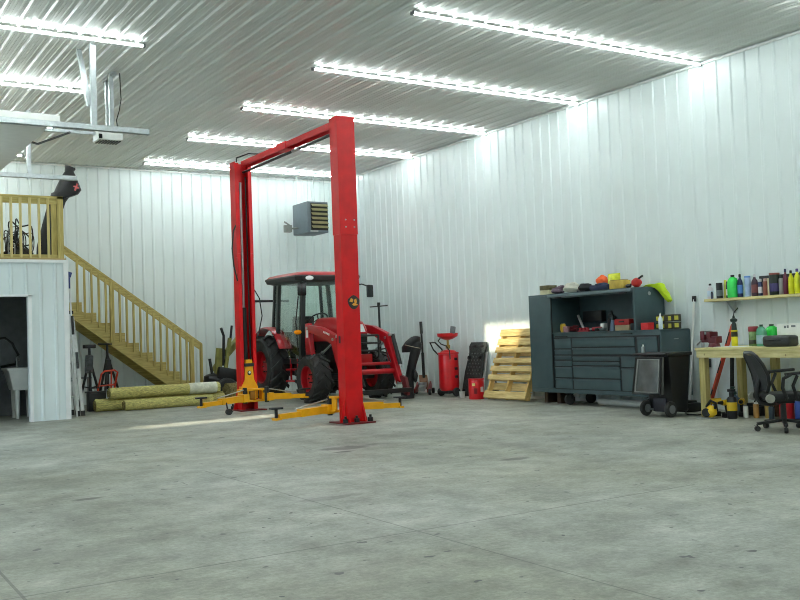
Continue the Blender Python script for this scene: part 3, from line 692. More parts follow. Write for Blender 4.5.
t = thing('utility_sink', 'white plastic utility sink standing inside the dark doorway', 'sink', (3.2, 17.4, 0))
s = MB()
s.hexa([(3.05, 17.12, .48), (3.40, 17.12, .48), (3.40, 17.52, .48), (3.05, 17.52, .48), (2.97, 17.05, .84), (3.50, 17.05, .84), (3.50, 17.60, .84), (2.97, 17.60, .84)], .02)
s.box(2.95, 3.52, 17.03, 17.62, .82, .86, .012); s.build('basin', cream, t)
for x, y in ((3.12, 17.16), (3.36, 17.16), (3.12, 17.48), (3.36, 17.48)): MB().cyl((x, y, 0), (x, y, .49), .028, .045, 10).build('leg', cream, t)
s = MB(); s.tube([(3.2, 17.58, .86), (3.2, 17.58, 1.02), (3.2, 17.45, 1.05), (3.2, 17.38, .98)], .014); s.build('faucet', steel, t)
t = thing('drum', 'dark teal drum beside the utility sink in the dark room', 'drum', (2.68, 17.78, 0))
MB().lathe([(.24, .0), (.25, .02), (.25, .27), (.26, .28), (.25, .30), (.25, .55), (.26, .56), (.25, .58), (.25, .8), (.24, .82)], (2.68, 17.76, 0), seg=28).build('barrel', mat('teal_dark', (30, 62, 70), .4), t)
MB().cyl((2.68, 17.76, .82), (2.68, 17.76, .84), .10, seg=16).build('lid_cap', black, t)
solo('hose', MB().tube([(2.75, 17.5, 1.25), (2.86, 17.5, 1.36), (3.0, 17.5, 1.38), (3.12, 17.5, 1.28), (3.22, 17.52, 1.08), (3.2, 17.70, .92), (2.98, 17.80, .88)], .022, 8), black, 'black hose arching over the sink and drum in the dark room', 'hose')

# folded stepladder, pole
t = thing('stepladder', 'folded aluminium stepladder leaning against the end of the mezzanine room', 'ladder', (4.03, 16.9, 0))
for dx, dm_, nm_ in ((0, alu, 'front_rail'), (.085, alu, 'rear_rail')):
    for y in (16.72, 17.12):
        MB().bar((4.01 + dx, y, .02), (3.89 + dx * .7, y, 1.78 - dx), .06, .028, (0, 1, 0)).build(nm_, dm_, t)
        MB().bar((4.012 + dx, y, .0), (4.006 + dx, y, .09), .068, .036, (0, 1, 0)).build('foot', black, t)
for k in range(5): MB().box(3.975 - k * .018, 4.04 - k * .018, 16.735, 17.105, .30 + k * .29, .33 + k * .29, .004).build('step', alu, t)
MB().box(3.86, 3.97, 16.70, 17.14, 1.74, 1.80, .01).build('top_cap', black, t)
MB().obox((4.015, 16.703, .95), (.045, .004, .28), (0, -.055, 0)).build('sticker', mat('sticker_dark', (60, 64, 66), .5, var=.6, scale=40), t)
t = thing('mop_pole', 'long white pole with a blue head standing behind the stepladder', 'pole', (3.93, 16.6, 0))
MB().bar((3.965, 16.6, .0), (3.885, 16.6, 2.36), .026, .026, (0, 1, 0), .004).build('pole', alu, t)
MB().obox((3.88, 16.59, 2.41), (.085, .05, .09), (0, .3, 0), .01).obox((3.885, 16.6, 2.28), (.035, .035, .22), (0, 0, 0), .008).build('head', pl('blue', (36, 54, 120)), t)
MB().obox((3.925, 16.6, 1.55), (.045, .045, .32), (0, -.03, 0), .01).build('grip', black, t)

# stand things under the stairs
def tripod(cx, cy, h, spread, label, a0=.3):
    t = thing('tripod_stand', label, 'stand', (cx, cy, 0))
    MB().cyl((cx, cy, .35), (cx, cy, h), .028, .022, 10).build('column', black, t)
    for k in range(3):
        a = a0 + 2 * PI * k / 3
        MB().tube([(cx, cy, h * .82), (cx + spread * math.cos(a), cy + spread * math.sin(a), .015)], .024, 8).build('leg', black, t)
        MB().tube([(cx, cy, h * .35), (cx + spread * .55 * math.cos(a), cy + spread * .55 * math.sin(a), h * .37)], .012, 6).build('brace', black, t)
    return t
t1 = tripod(4.60, 18.2, 1.16, .26, 'black tripod stand nearest the stepladder under the stairs')
MB().obox((4.60, 18.2, 1.18), (.22, .10, .07), (0, 0, .2), .012).build('head', black, t1)
MB().obox((4.58, 18.17, .85), (.14, .1, .34), (0, .06, 0), .03).build('hanging_pouch', mat('pouch_grey', (74, 78, 80), .7, var=.4, scale=20), t1)
t2 = tripod(4.99, 18.42, 1.22, .29, 'black tripod stand with spread legs under the middle of the stairs', .0)
MB().tube([(4.82, 18.42, 1.22), (5.08, 18.42, 1.21)], .016, 6).build('crossbar', dark_metal, t2)
MB().obox((4.99, 18.36, .78), (.09, .07, .28), (0, 0, 0), .015).build('clamp', dark_metal, t2)
t = thing('hand_truck', 'orange-red tubular hand truck standing under the stairs', 'hand truck', (4.9, 17.9, 0))
orr = pl('orange_red', (206, 66, 40))
s = MB(); s.tube([(4.66, 18.02, .12), (4.70, 17.98, .45), (4.74, 17.93, .66), (4.80, 17.92, .71), (4.98, 17.92, .72), (5.04, 17.93, .68), (5.0, 17.98, .45), (4.98, 18.02, .12)], .018, 8); s.tube([(4.93, 17.95, .70), (4.92, 18.0, .12)], .014, 8); s.tube([(4.72, 17.96, .44), (5.0, 17.96, .45)], .014, 8)
s.build('frame', orr, t)
MB().box(4.62, 5.02, 17.82, 18.04, .03, .045).build('toe_plate', orr, t)
for x in (4.60, 5.05): MB().lathe([(.03, -.03), (.09, -.03), (.11, -.015), (.11, .015), (.09, .03), (.03, .03)], (x, 18.08, .111), (1, 0, 0), 16).build('wheel', rubber, t)
solo('tool_case', MB().box(4.42, 4.72, 17.62, 17.8, 0, .33, .02).box(4.40, 4.74, 17.6, 17.82, .33, .36, .01).tube([(4.5, 17.71, .36), (4.5, 17.71, .42), (4.64, 17.71, .42), (4.64, 17.71, .36)], .012), black, 'dark box with handle on the floor under the stairs by the stepladder', 'box')
solo('folding_shelf', MB().box(4.36, 4.70, 18.46, 18.66, .57, .60, .005).bar((4.38, 18.5, 0), (4.40, 18.5, .57), .025, .025).bar((4.68, 18.5, 0), (4.66, 18.5, .57), .025, .025).bar((4.38, 18.62, 0), (4.40, 18.62, .57), .025, .025).bar((4.68, 18.62, 0), (4.66, 18.62, .57), .025, .025), grey, 'small grey folding table under the stairs behind the first tripod', 'table')

# rolls of straw blanket
def roll(x0, x1, y, z, r, label, m, seed, wrap=None):
    t = thing('straw_roll', label, 'roll', ((x0 + x1) / 2, y, z - r), 'rolled straw blankets on the floor by the stairs')
    rn = random.Random(seed); n = 30; secs = []
    N = 64
    for i in range(N + 1):
        x = x0 + (x1 - x0) * i / N
        secs.append([(x + (rn.uniform(-.012, .012) if i in (0, N) else 0), y + math.cos(a) * r * (k := 1 - abs(rn.gauss(0, .045))), z + math.sin(a) * r * k) for a in [2 * PI * j / n for j in range(n)]])
    MB().loft(secs).build('straw_mat', m, t, 25)
    for xe, d in ((x0, -1), (x1, 1)):
        pts = []
        for i in range(60):
            a = i * .33; rr = r * (.12 + .82 * i / 60); pts.append((xe + d * .012, y + math.cos(a) * rr, z + math.sin(a) * rr))
        MB().tube(pts, .007, 4).build('spiral_end', straw_b, t)
    if wrap: MB().cyl((wrap[0], y, z), (wrap[1], y, z), r * 1.02, seg=26).build('plastic_wrap', mat('wrap_film', (206, 206, 186), .35, var=.2, scale=14), t)
roll(4.50, 6.92, 17.48, .115, .115, 'long straw blanket roll lying on the floor by the stepladder', straw, 1)
roll(4.95, 6.60, 17.22, .10, .10, 'shorter straw blanket roll in front of the long one', straw, 2)
roll(4.72, 6.80, 17.36, .318, .105, 'straw blanket roll with pale wrapped end lying on top of the others', straw, 3, (6.2, 6.74))
roll(6.98, 7.50, 17.42, .19, .19, 'thick brown roll on the floor behind the rear lift post', straw_b, 4)

# ================================================================ RIGHT WALL: floor things
t = thing('wrapped_bundle', 'tall black lumpy wrapped bundle standing by the loader arms', 'bundle', (9.72, 14.96, 0))
MB().loft([oval((9.60, 15.02, .001), .13, .13), oval((9.60, 15.02, .12), .12, .12, sd=1), oval((9.62, 14.98, .35), .085, .085, sd=2), oval((9.65, 14.92, .62), .085, .085, sd=3), oval((9.69, 14.84, .88), .10, .10, sd=4), oval((9.71, 14.81, 1.0), .10, .10), oval((9.71, 14.81, 1.10), .05, .05)]).build('bundle_body', bagm, t, 60)
MB().loft([oval((9.60, 14.98, .86), .10, .10), oval((9.62, 14.95, .96), .13, .13, sd=1), oval((9.67, 14.88, 1.06), .14, .14, sd=2), oval((9.70, 14.84, 1.14), .09, .09, sd=3), oval((9.70, 14.83, 1.16), .03, .03)]).build('bundle_top', bagm, t, 60)
MB().tube([(9.50, 14.90, 1.0), (9.59, 14.76, .96), (9.70, 14.70, .93)], .008, 6).build('tie_cord', mat('cord_tan', (150, 140, 120), .8), t)
MB().ell((9.66, 14.84, .42), (.05, .06, .12), 12, lump=.1, seed=5).build('pocket', black, t)

t = thing('t_handle_rod', 'black steel rod with a crossbar handle standing behind the loader', 'rod', (10.45, 17.3, 0))
MB().cyl((10.42, 17.3, 0), (10.5, 17.45, 1.86), .024, seg=10).build('rod', black, t)
MB().cyl((10.5, 17.82, 1.82), (10.5, 17.10, 1.82), .013, seg=8).build('crossbar', black, t)
MB().cyl((10.5, 17.45, 1.80), (10.5, 17.45, 1.90), .035, seg=10).build('collar', dark_metal, t)

t = thing('floor_jack', 'red trolley floor jack with upright black handle by the right wall', 'floor jack', (10.4, 15.75, 0))
t.location = (0, 0, 0)
jr = mat('jack_red', (120, 26, 24), .45, var=.3)
for y in (-.13, .13): MB().prism([(-.30, y - .015, .05), (.22, y - .015, .05), (.25, y - .015, .16), (.12, y - .015, .25), (-.08, y - .015, .16), (-.30, y - .015, .12)], (0, .03, 0)).build('side_plate', jr, t)
MB().obox((-.06, 0, .16), (.42, .12, .08), (0, -.25, 0), .01).cyl((-.24, 0, .20), (-.24, 0, .25), .07, seg=14).build('lift_arm', steel, t)
MB().prism([(.02, -.09, .1), (.24, -.09, .1), (.22, -.06, .36), (.12, -.06, .38)], (0, .16, 0), .01).build('handle_yoke', mat('jack_brown', (128, 92, 66), .5), t)
for x, y in ((-.26, -.165), (-.26, .165), (.20, -.17), (.20, .17)): MB().lathe([(.01, -.025), (.055, -.025), (.06, 0), (.055, .025), (.01, .025)], (x, y, .061), (0, 1, 0), 14).build('wheel', black, t)
hnd = MB().cyl((.12, 0, .32), (.14, .01, .82), .030, seg=10).cyl((.14, .01, .82), (.17, .03, 1.43), .021, seg=10).build('handle', black, t)
MB().cyl((.16, .02, 1.2), (.171, .03, 1.44), .030, seg=12).build('grip', rubber, hnd)
t.location = (10.42, 15.72, 0); t.rotation_euler = (0, 0, math.radians(48))

t = thing('oil_drain', 'red waste oil drain tank with a raised bowl, handle and wheels', 'oil drain', (10.4, 14.75, 0))
rt = mat('tank_red', (206, 16, 26), .3, coat=.4, var=.08)
TX, TY = 10.36, 14.74
MB().lathe([(.05, .10), (.16, .11), (.185, .15), (.19, .2), (.19, .76), (.18, .81), (.13, .86), (.05, .88)], (TX, TY, 0), seg=28).build('tank', rt, t, 40)
MB().lathe([(.192, .795), (.20, .80), (.20, .825), (.192, .83)], (TX, TY, 0), seg=28).build('tank_band', rt, t)
MB().cyl((TX, TY, .86), (TX, TY, 1.08), .022, seg=10).cyl((TX, TY, .90), (TX, TY, .97), .045, seg=10).build('stem', mat('brass', (170, 140, 70), .35, .7), t)
MB().lathe([(.03, 1.06), (.10, 1.08), (.19, 1.13), (.205, 1.19), (.195, 1.19), (.18, 1.14), (.09, 1.10), (.02, 1.09)], (TX, TY, 0), seg=28).build('bowl', rt, t, 40)
MB().obox((TX + .0, TY - .18, 1.25), (.06, .10, .14), (.2, 0, .2), .02).build('funnel_cap', grey, t)
s = MB(); s.tube([(TX - .10, TY + .17, .78), (TX - .14, TY + .28, .88), (TX - .16, TY + .36, 1.02), (TX - .02, TY + .40, 1.02), (TX + .05, TY + .30, .9), (TX + .06, TY + .17, .78)], .014, 8); s.build('handle', black, t)
MB().tube([(TX - .05, TY + .12, 1.14), (TX - .12, TY + .14, 1.05), (TX - .14, TY + .02, .99), (TX - .12, TY - .12, .95), (TX - .1, TY - .19, .86), (TX - .1, TY - .2, .7)], .012, 6).build('hose', black, t)
for y in (TY - .2, TY + .2): MB().lathe([(.02, -.025), (.075, -.025), (.085, 0), (.075, .025), (.02, .025)], (TX + (.02 if y < TY else -.05), y, .087), (0, 1, 0), 18).build('wheel', rubber, t)
MB().box(TX - .13, TX + .13, TY - .17, TY + .17, .06, .12, .01).build('base_frame', black, t)
s = MB()
for z in (.68, .5, .35): MB().box(TX - .0, TX + .05, TY - .225, TY - .188, z, z + .05, .006).build('gauge', black, t)

t = thing('creeper', 'dark speckled plastic mechanic creeper leaning upright on the right wall', 'creeper', (10.5, 14.2, 0))
crm = mat('creeper_speckle', (44, 50, 48), .6, var=.9, scale=55)
def lean(y, z, d=0): return (10.57 + z * .14 + d, y, z)
out = [(14.66, .0), (14.14, .0), (14.06, .5), (14.06, .80), (14.0, .92), (14.03, 1.0), (14.48, 1.0), (14.53, .92), (14.5, .8), (14.60, .45)]
MB().prism([lean(y, z + .002) for y, z in out], (.035, 0, 0), .006).build('board', crm, t)
s = MB()
for i in range(7):
    for j in range(9):
        y = 14.14 + j * .045; z = .42 + i * .062
        if j % 2 == i % 2: s.obox(lean(y, z, -.004), (.012, .022, .022), (.8, .26, 0))
s.build('tread_studs', mat('stud_grey', (92, 98, 94), .5), t)
for y in (14.14, 14.38): MB().obox(lean(y, .93, -.004), (.012, .13, .045), (0, .26, 0), .004).build('hand_slot', black, t)
MB().tube([lean(14.02, .02, .02), lean(13.99, .82, .02)], .012, 6).build('edge_rail', alu, t)
for y, z in ((14.2, .10), (14.55, .10), (14.14, .72), (14.46, .72)): MB().obox(lean(y, z, -.03), (.05, .05, .06), (0, .26, 0), .012).build('caster', black, t)
solo('parts_cup', MB().lathe([(.045, 0), (.055, .11), (.058, .115), (.05, .115), (.04, .01)], (10.26, 14.20, 0), seg=18), cream, 'small white cup on the floor between oil drain and red can', 'cup')

t = thing('fuel_can', 'round red can with paper labels on the floor beside the pallet', 'can', (10.2, 13.68, 0))
MB().lathe([(.135, 0), (.14, .015), (.14, .33), (.135, .345), (.13, .35)], (10.2, 13.68, 0), seg=28).build('body', rt, t)
MB().lathe([(.14, .34), (.145, .345), (.145, .365), (.02, .37)], (10.2, 13.68, 0), seg=28).build('lid', rt, t)
def wraplabel(cx, cy, r, a0, a1, z0, z1):
    s = MB(); n = 8
    a = [a0 + (a1 - a0) * i / n for i in range(n + 1)]
    i_ = [s.bm.verts.new((cx + r * math.cos(q), cy + r * math.sin(q), z)) for z in (z0, z1) for q in a]
    o_ = [s.bm.verts.new((cx + (r + .002) * math.cos(q), cy + (r + .002) * math.sin(q), z)) for z in (z0, z1) for q in a]
    m_ = n + 1
    for k in range(n):
        s.bm.faces.new((o_[k], o_[k + 1], o_[m_ + k + 1], o_[m_ + k])); s.bm.faces.new((i_[k], i_[m_ + k], i_[m_ + k + 1], i_[k + 1]))
        s.bm.faces.new((o_[k], i_[k], i_[k + 1], o_[k + 1])); s.bm.faces.new((o_[m_ + k], o_[m_ + k + 1], i_[m_ + k + 1], i_[m_ + k]))
    s.bm.faces.new((o_[0], o_[m_], i_[m_], i_[0])); s.bm.faces.new((o_[n], i_[n], i_[m_ + n], o_[m_ + n]))
    return s
A = math.atan2(-13.8, -10.2)
wraplabel(10.2, 13.68, .1405, A - .55, A - .15, .24, .29).build('yellow_sticker', pl('sticker_yellow', (228, 200, 120)), t)
wraplabel(10.2, 13.68, .1405, A + .55, A + 1.05, .13, .22).build('white_sticker', pl('sticker_white', (220, 206, 206)), t)
wraplabel(10.2, 13.68, .1405, A - .3, A + .1, .10, .20).build('dark_print', pl('dark_red', (120, 10, 18)), t)
solo('battery_charger', MB().box(10.40, 10.52, 13.43, 13.53, 0, .27, .02).tube([(10.46, 13.44, .27), (10.46, 13.45, .34), (10.46, 13.51, .34), (10.46, 13.52, .27)], .014), black, 'black box with a handle between the red can and the pallet', 'box')

t = thing('pallet', 'weathered wooden pallet leaning against the right wall beside the tool chest', 'pallet', (10.3, 12.8, 0))
pa = math.atan2(.46, 1.16)
def pp(u, y, d=0):     # u along the leaning face, d behind it
    return V(10.10 + math.sin(pa) * u + math.cos(pa) * d, y, .012 + math.cos(pa) * u - math.sin(pa) * d + .04)
def pboard(u, y0, y1, w, th, d, nm_='deck_board', m=pallet_wood):
    a, b = pp(u, y0, d), pp(u, y1, d); s = MB(); ex = V(math.sin(pa), 0, math.cos(pa)) * w / 2; ez = V(math.cos(pa), 0, -math.sin(pa)) * th / 2
    s.hexa([a - ex - ez, b - ex - ez, b + ex - ez, a + ex - ez, a - ex + ez, b - ex + ez, b + ex + ez, a + ex + ez], .003); return s.build(nm_, m, t)
rn = random.Random(9)
for u, w in ((.06, .125), (.37, .09), (.53, .095), (.675, .09), (.87, .10), (1.02, .12), (1.19, .13)):
    pboard(u, 12.22 + rn.uniform(-.01, .02), 13.36 + rn.uniform(-.02, .01), w, .018, 0)
for u in (.08, .235, .40, .55, .70, .86, 1.02, 1.18): pboard(u, 12.24, 13.34, .135, .018, .112)
for y in (12.27, 12.80, 13.30):
    s = MB(); a, b = pp(.0, y, .056), pp(1.25, y, .056); s.bar(a, b, .038, .088, (1, 0, 0)); s.build('stringer', mat('pallet_stringer', (206, 172, 104), .75, var=.2), t)

# ================================================================ TOOL CHEST
t = thing('tool_chest', 'large slate-blue rolling tool chest with drawers, locker and open hutch', 'tool chest', (10.4, 10.65, 0))
CX0, CX1 = 10.10, 10.71
def cb(name, y0, y1, z0, z1, x0=CX0, x1=CX1, m=slate, bv=.004, par=t): return MB().box(x0, x1, y0, y1, z0, z1, bv).build(name, m, par)
cb('base_cabinet', 9.25, 11.47, .25, 1.13, x0=CX0 + .012)
cb('base_rail', 9.25, 12.03, .19, .25)
lk = cb('side_locker', 11.47, 12.03, .25, 1.75)
MB().box(CX0 - .012, CX0, 11.50, 12.00, .27, 1.72, .004).build('locker_door', slate, lk)
MB().box(CX0 - .018, CX0, 11.47, 11.485, .27, 1.70).build('door_gap', slate_d, lk)
hu = MB(); hu.box(CX0, CX1, 9.70, 9.735, 1.13, 1.75, .003); hu.box(CX1 - .02, CX1, 9.735, 11.47, 1.13, 1.75); hu.box(CX0, CX1 - .02, 9.735, 11.47, 1.72, 1.75); hu.box(CX0, CX0 + .02, 9.735, 11.47, 1.675, 1.72)
hu_ = hu.build('hutch', slate, t)
s = MB()
for y in (9.9, 11.3):
    s.box(CX0 - .03, CX0 - .0, y - .06, y + .06, 1.675, 1.69)
s.build('hutch_latch', black, hu_)
MB().box(CX0 - .03, CX0 + .0, 9.75, 11.55, 1.695, 1.735, .008).build('hutch_door', mat('slate_light', (96, 112, 118), .38), hu_)
cb('worktop', 9.24, 11.47, 1.115, 1.135, x0=CX0 - .01, x1=CX1 - .03)
MB().box(CX1 - .12, CX1 - .02, 10.88, 11.30, 1.29, 1.46, .01).build('power_strip_panel', black, hu_)
MB().cyl((10.40, 9.698, 1.66), (10.40, 9.690, 1.66), .028, seg=14).build('maker_badge', steel, hu_)
MB().box(10.37, 10.46, 9.243, 9.25, .99, 1.005, .002).build('side_badge', steel, t)
def drawer(y0, y1, z0, z1):
    g = .008
    d = MB().box(CX0 - .010, CX0 + .013, y0 + g, y1 - g, z0 + g, z1 - g - .016, .003).build('drawer', slate, t)
    s = MB(); s.box(CX0 - .020, CX0 + .010, y0 + g, y1 - g, z1 - g - .016, z1 - g - .004, .003); s.box(CX0 - .020, CX0 - .016, y0 + g, y1 - g, z1 - g - .030, z1 - g - .01)
    s.build('pull', mat('slate_mid', (70, 86, 92), .35), d)
MB().box(CX0 - .001, CX0 + .012, 9.27, 11.46, .25, 1.06).build('drawer_gap', slate_d, t)
c1 = [1.05, .88, .785, .705, .605, .43, .255]
for a, b in zip(c1[:-1], c1[1:]): drawer(11.05, 11.44, b, a)
for a, b in ((1.05, .90), (.90, .785)): drawer(9.72, 11.03, b, a)
for a, b in ((.77, .69), (.69, .62), (.62, .43), (.43, .255)): drawer(10.03, 11.03, b, a)
for a, b in ((.77, .60), (.60, .255)): drawer(9.30, 10.01, b, a)
drawer(9.30, 9.68, .80, 1.05)
s = MB(); s.box(CX0 - .006, CX0 + .012, 11.15, 11.42, 1.065, 1.08); s.build('label_strip', slate_d, t)
MB().box(CX0 - .012, CX0 + .012, 9.78, 10.0, 1.08, 1.095, .003).build('lock_bar', slate_d, t)
def caster(x, y):
    s = MB().lathe([(.02, -.03), (.075, -.03), (.085, -.015), (.085, .015), (.075, .03), (.02, .03)], (x, y, .087), (.35, .94, 0), 18)
    w_ = s.build('caster', rubber, t)
    MB().box(x - .05, x + .05, y - .05, y + .05, .172, .19).bar((x, y - .045, .09), (x + .02, y - .045, .175), .03, .008, (0, 1, 0)).bar((x, y + .045, .09), (x + .02, y + .045, .175), .03, .008, (0, 1, 0)).build('caster_bracket', dark_metal, w_)
for y in (11.25, 9.55): caster(10.20, y); caster(10.60, y - .05)
# things seen under the chest
for i, (y, c) in enumerate(((11.92, 'dark'), (11.62, 'dark'))):
    solo('wood_block', MB().box(10.3, 10.5, y - .04, y + .04, 0, .17, .004), mat('block_brown', (70, 52, 40), .8), ('dark wooden block under the left end of the tool chest', 'dark wooden block under the tool chest nearest its left caster')[i], 'block')
solo('floor_tube', MB().cyl((10.45, 9.75, .05), (10.45, 10.85, .05), .05, seg=14), cream, 'white tube lying on the floor under the tool chest', 'tube')

# --- things on top of the chest
ZT = 1.751
G = 'odds and ends on top of the tool chest'
t = thing('parts_tray', 'olive and cream box at the left end of the tool chest top', 'box', (10.25, 11.72, ZT), G)
MB().box(10.18, 10.34, 11.61, 11.83, ZT, ZT + .075, .008).build('box', pl('cream_box', (214, 208, 170)), t); MB().box(10.175, 10.345, 11.605, 11.835, ZT + .075, ZT + .15, .008).build('lid', pl('olive_box', (96, 90, 56), var=.4), t)
solo('work_gloves', MB().ell((10.24, 11.455, ZT + .055), (.1, .13, .06), 16, lump=.14, seed=11).ell((10.24, 11.38, ZT + .10), (.05, .07, .035), 12, lump=.12, seed=12), pl('mauve', (104, 86, 100), .8, var=.5, scale=18), 'crumpled mauve-brown gloves on the tool chest top beside the olive box', 'gloves', G)
solo('rag', MB().ell((10.24, 11.15, ZT + .075), (.09, .145, .085), 18, lump=.16, seed=13), pl('rag_white', (206, 204, 190), .9, var=.15), 'crumpled off-white rag on the tool chest top', 'rag', G)
solo('cap', MB().ell((10.26, 10.86, ZT + .06), (.11, .12, .07), 18, lump=.08, seed=14).box(10.13, 10.2, 10.80, 10.92, ZT, ZT + .018, .006), pl('cap_black', (30, 32, 36), .8), 'black cap lying on the tool chest top beside the white rag', 'cap', G)
solo('tool_pouch', MB().box(10.14, 10.34, 10.28, 10.66, ZT, ZT + .085, .035).ell((10.2, 10.45, ZT + .08), (.06, .14, .03), 12, lump=.1, seed=3), pl('navy', (42, 50, 78), .8, var=.3), 'dark navy pouch under the yellow bag on the tool chest top', 'pouch', G)
solo('cloth', MB().ell((10.42, 10.66, ZT + .15), (.08, .105, .085), 16, lump=.1, seed=16).ell((10.42, 10.66, ZT + .065), (.08, .09, .066), 12, lump=.08, seed=4), pl('hi_orange', (250, 104, 48), .7), 'bright orange crumpled cloth on the tool chest top', 'cloth', G)
solo('bag', MB().loft([oval((10.43, 10.41, ZT + .001), .05, .11, lump=.03), oval((10.43, 10.41, ZT + .08), .06, .12, sd=1), oval((10.43, 10.41, ZT + .2), .05, .115, sd=2), oval((10.43, 10.41, ZT + .25), .008, .13, lump=0)]), pl('lime', (206, 214, 40), .4, var=.25, scale=16), 'lime yellow bag standing on the tool chest top', 'bag', G)
t = thing('carton', 'yellow cardboard carton on the tool chest top', 'box', (10.25, 10.13, ZT), G)
MB().box(10.18, 10.34, 9.99, 10.27, ZT, ZT + .125, .005).build('box', pl('carton_yellow', (194, 166, 70), .7, var=.2), t); MB().box(10.179, 10.30, 10.0, 10.25, ZT + .125, ZT + .132, .002).build('flap', pl('carton_flap', (140, 110, 50), .7), t)
t = thing('power_tool', 'red and black hand tool with long handle on the right end of the tool chest', 'tool', (10.25, 9.8, ZT), G)
MB().ell((10.24, 9.78, ZT + .07), (.07, .085, .07), 14, lump=.06, seed=2).build('motor_housing', pl('tool_red', (190, 36, 30)), t)
MB().tube([(10.24, 9.66, ZT + .16), (10.24, 9.75, ZT + .12), (10.22, 9.86, ZT + .05), (10.22, 9.95, ZT + .025)], .016, 8).ell((10.22, 9.92, ZT + .03), (.04, .05, .03)).build('handle', black, t)
vm = pl('hi_vis_lime', (196, 226, 40), .8, var=.15)
s = MB()
rv = random.Random(5); jt = lambda a: rv.uniform(-a, a)
def vsec(x, y, z, w, th): return [(x - w + jt(.012), y - .02, z + jt(.010)), (x - w * .5, y - .03 + jt(.01), z + .006 + jt(.012)), (x, y - .03 + jt(.01), z + jt(.012)), (x + w * .5, y - .03 + jt(.01), z + .008 + jt(.012)), (x + w + jt(.012), y - .02, z + jt(.01)), (x + w, y + .02, z - th), (x, y + .01, z - th + .008), (x - w, y + .02, z - th)]
s.loft([vsec(10.44, 9.77, ZT + .022, .07, .018), vsec(10.48, 9.74, ZT + .045, .09, .035), vsec(10.53, 9.70, ZT + .046, .09, .035), vsec(10.58, 9.66, ZT + .03, .08, .045), vsec(10.61, 9.635, ZT - .03, .065, .03), vsec(10.64, 9.61, ZT - .09, .06, .03), vsec(10.665, 9.59, ZT - .15, .045, .03), vsec(10.69, 9.57, ZT - .21, .025, .02)])
solo('hi_vis_vest', s, vm, 'neon lime safety vest draped over the right end of the tool chest', 'vest', G)

# --- things inside the hutch
ZH = 1.136; GH = 'tools lying in the open hutch of the tool chest'
def tape(x, y, label, m, r=.055, z=ZH): return solo('tape_roll', MB().lathe([(r * .55, -.025), (r, -.025), (r, .025), (r * .55, .025), (r * .55, -.025)], (x, y, z + r), (.9, -.35, 0), 22), m, label, 'tape roll', GH)
tape(10.22, 11.36, 'yellow tape roll standing in the left of the open hutch', pl('tape_yellow', (224, 186, 60)), .07)
solo('putty_tub', MB().lathe([(.045, 0), (.05, .07), (.052, .075), (.052, .09), (.01, .095)], (10.17, 11.41 - .18, ZH), seg=16), pl('mauve_tool', (150, 110, 116)), 'small pinkish tub in the hutch behind the leaning silver rod', 'tub', GH)
solo('steel_rod', MB().cyl((10.45, 11.12, ZH + .012), (10.55, 11.36, ZH + .26), .020, seg=12), alu, 'silver tube leaning inside the open hutch', 'tube', GH)
def gun(x, y, m, label, rz=0, name='air_tool'):
    t = thing(name, label, 'tool', (0, 0, 0), GH)
    MB().cyl((-.08, 0, .035), (.06, 0, .035), .034, .03, 14).build('barrel', m, t)
    MB().obox((-.04, .05, .03), (.05, .13, .045), (0, 0, .25), .01).build('grip', black, t)
    MB().cyl((.06, 0, .035), (.11, 0, .035), .018, .012, 10).build('nose', steel, t)
    t.location = (x, y, ZH); t.rotation_euler = (0, 0, rz); return t
dr = pl('tool_maroon', (150, 34, 44))
gun(10.30, 10.94, dr, 'maroon air tool in the hutch nearest the silver tube', 1.2)
gun(10.22, 10.62, dr, 'maroon air tool beside the white tin in the hutch', 1.9)
gun(10.36, 10.78, pl('tool_pink', (170, 60, 70)), 'pinkish red air tool behind the others in the hutch', 1.5)
solo('small_tin', MB().box(10.42, 10.50, 10.66, 10.74, ZH, ZH + .12, .006), cream, 'white square tin in the middle of the hutch', 'tin', GH)
t = thing('grinder', 'blue-grey and black grinder standing in the hutch', 'tool', (10.42, 10.47, ZH), GH)
MB().cyl((10.42, 10.47, ZH), (10.42, 10.45, ZH + .16), .05, .04, 14).build('body', pl('blue_grey', (104, 124, 148)), t); MB().cyl((10.42, 10.45, ZH + .16), (10.45, 10.52, ZH + .30), .022, .016, 10).obox((10.45, 10.50, ZH + .22), (.05, .14, .04), (.4, 0, 0), .01).build('handle', black, t)
t = thing('socket_case', 'red case lying on a tan box in the right of the hutch', 'case', (10.4, 10.22, ZH + .08), GH)
MB().box(10.34, 10.52, 10.06, 10.36, ZH + .0815, ZH + .17, .012).build('case', pl('case_red', (176, 32, 30)), t); MB().obox((10.335, 10.21, ZH + .13), (.012, .10, .02), (0, 0, 0), .004).build('handle', black, t)
solo('tan_box', MB().box(10.33, 10.53, 10.05, 10.34, ZH, ZH + .08, .005), pl('tan', (168, 150, 116), .7), 'tan box under the red case in the hutch', 'box', GH)
solo('dark_case', MB().box(10.30, 10.5, 9.79, 10.0, ZH, ZH + .10, .012).tube([(10.4, 9.82, ZH + .1), (10.4, 9.84, ZH + .13), (10.4, 9.95, ZH + .13), (10.4, 9.97, ZH + .1)], .01), black, 'small black case at the right end of the hutch', 'case', GH)

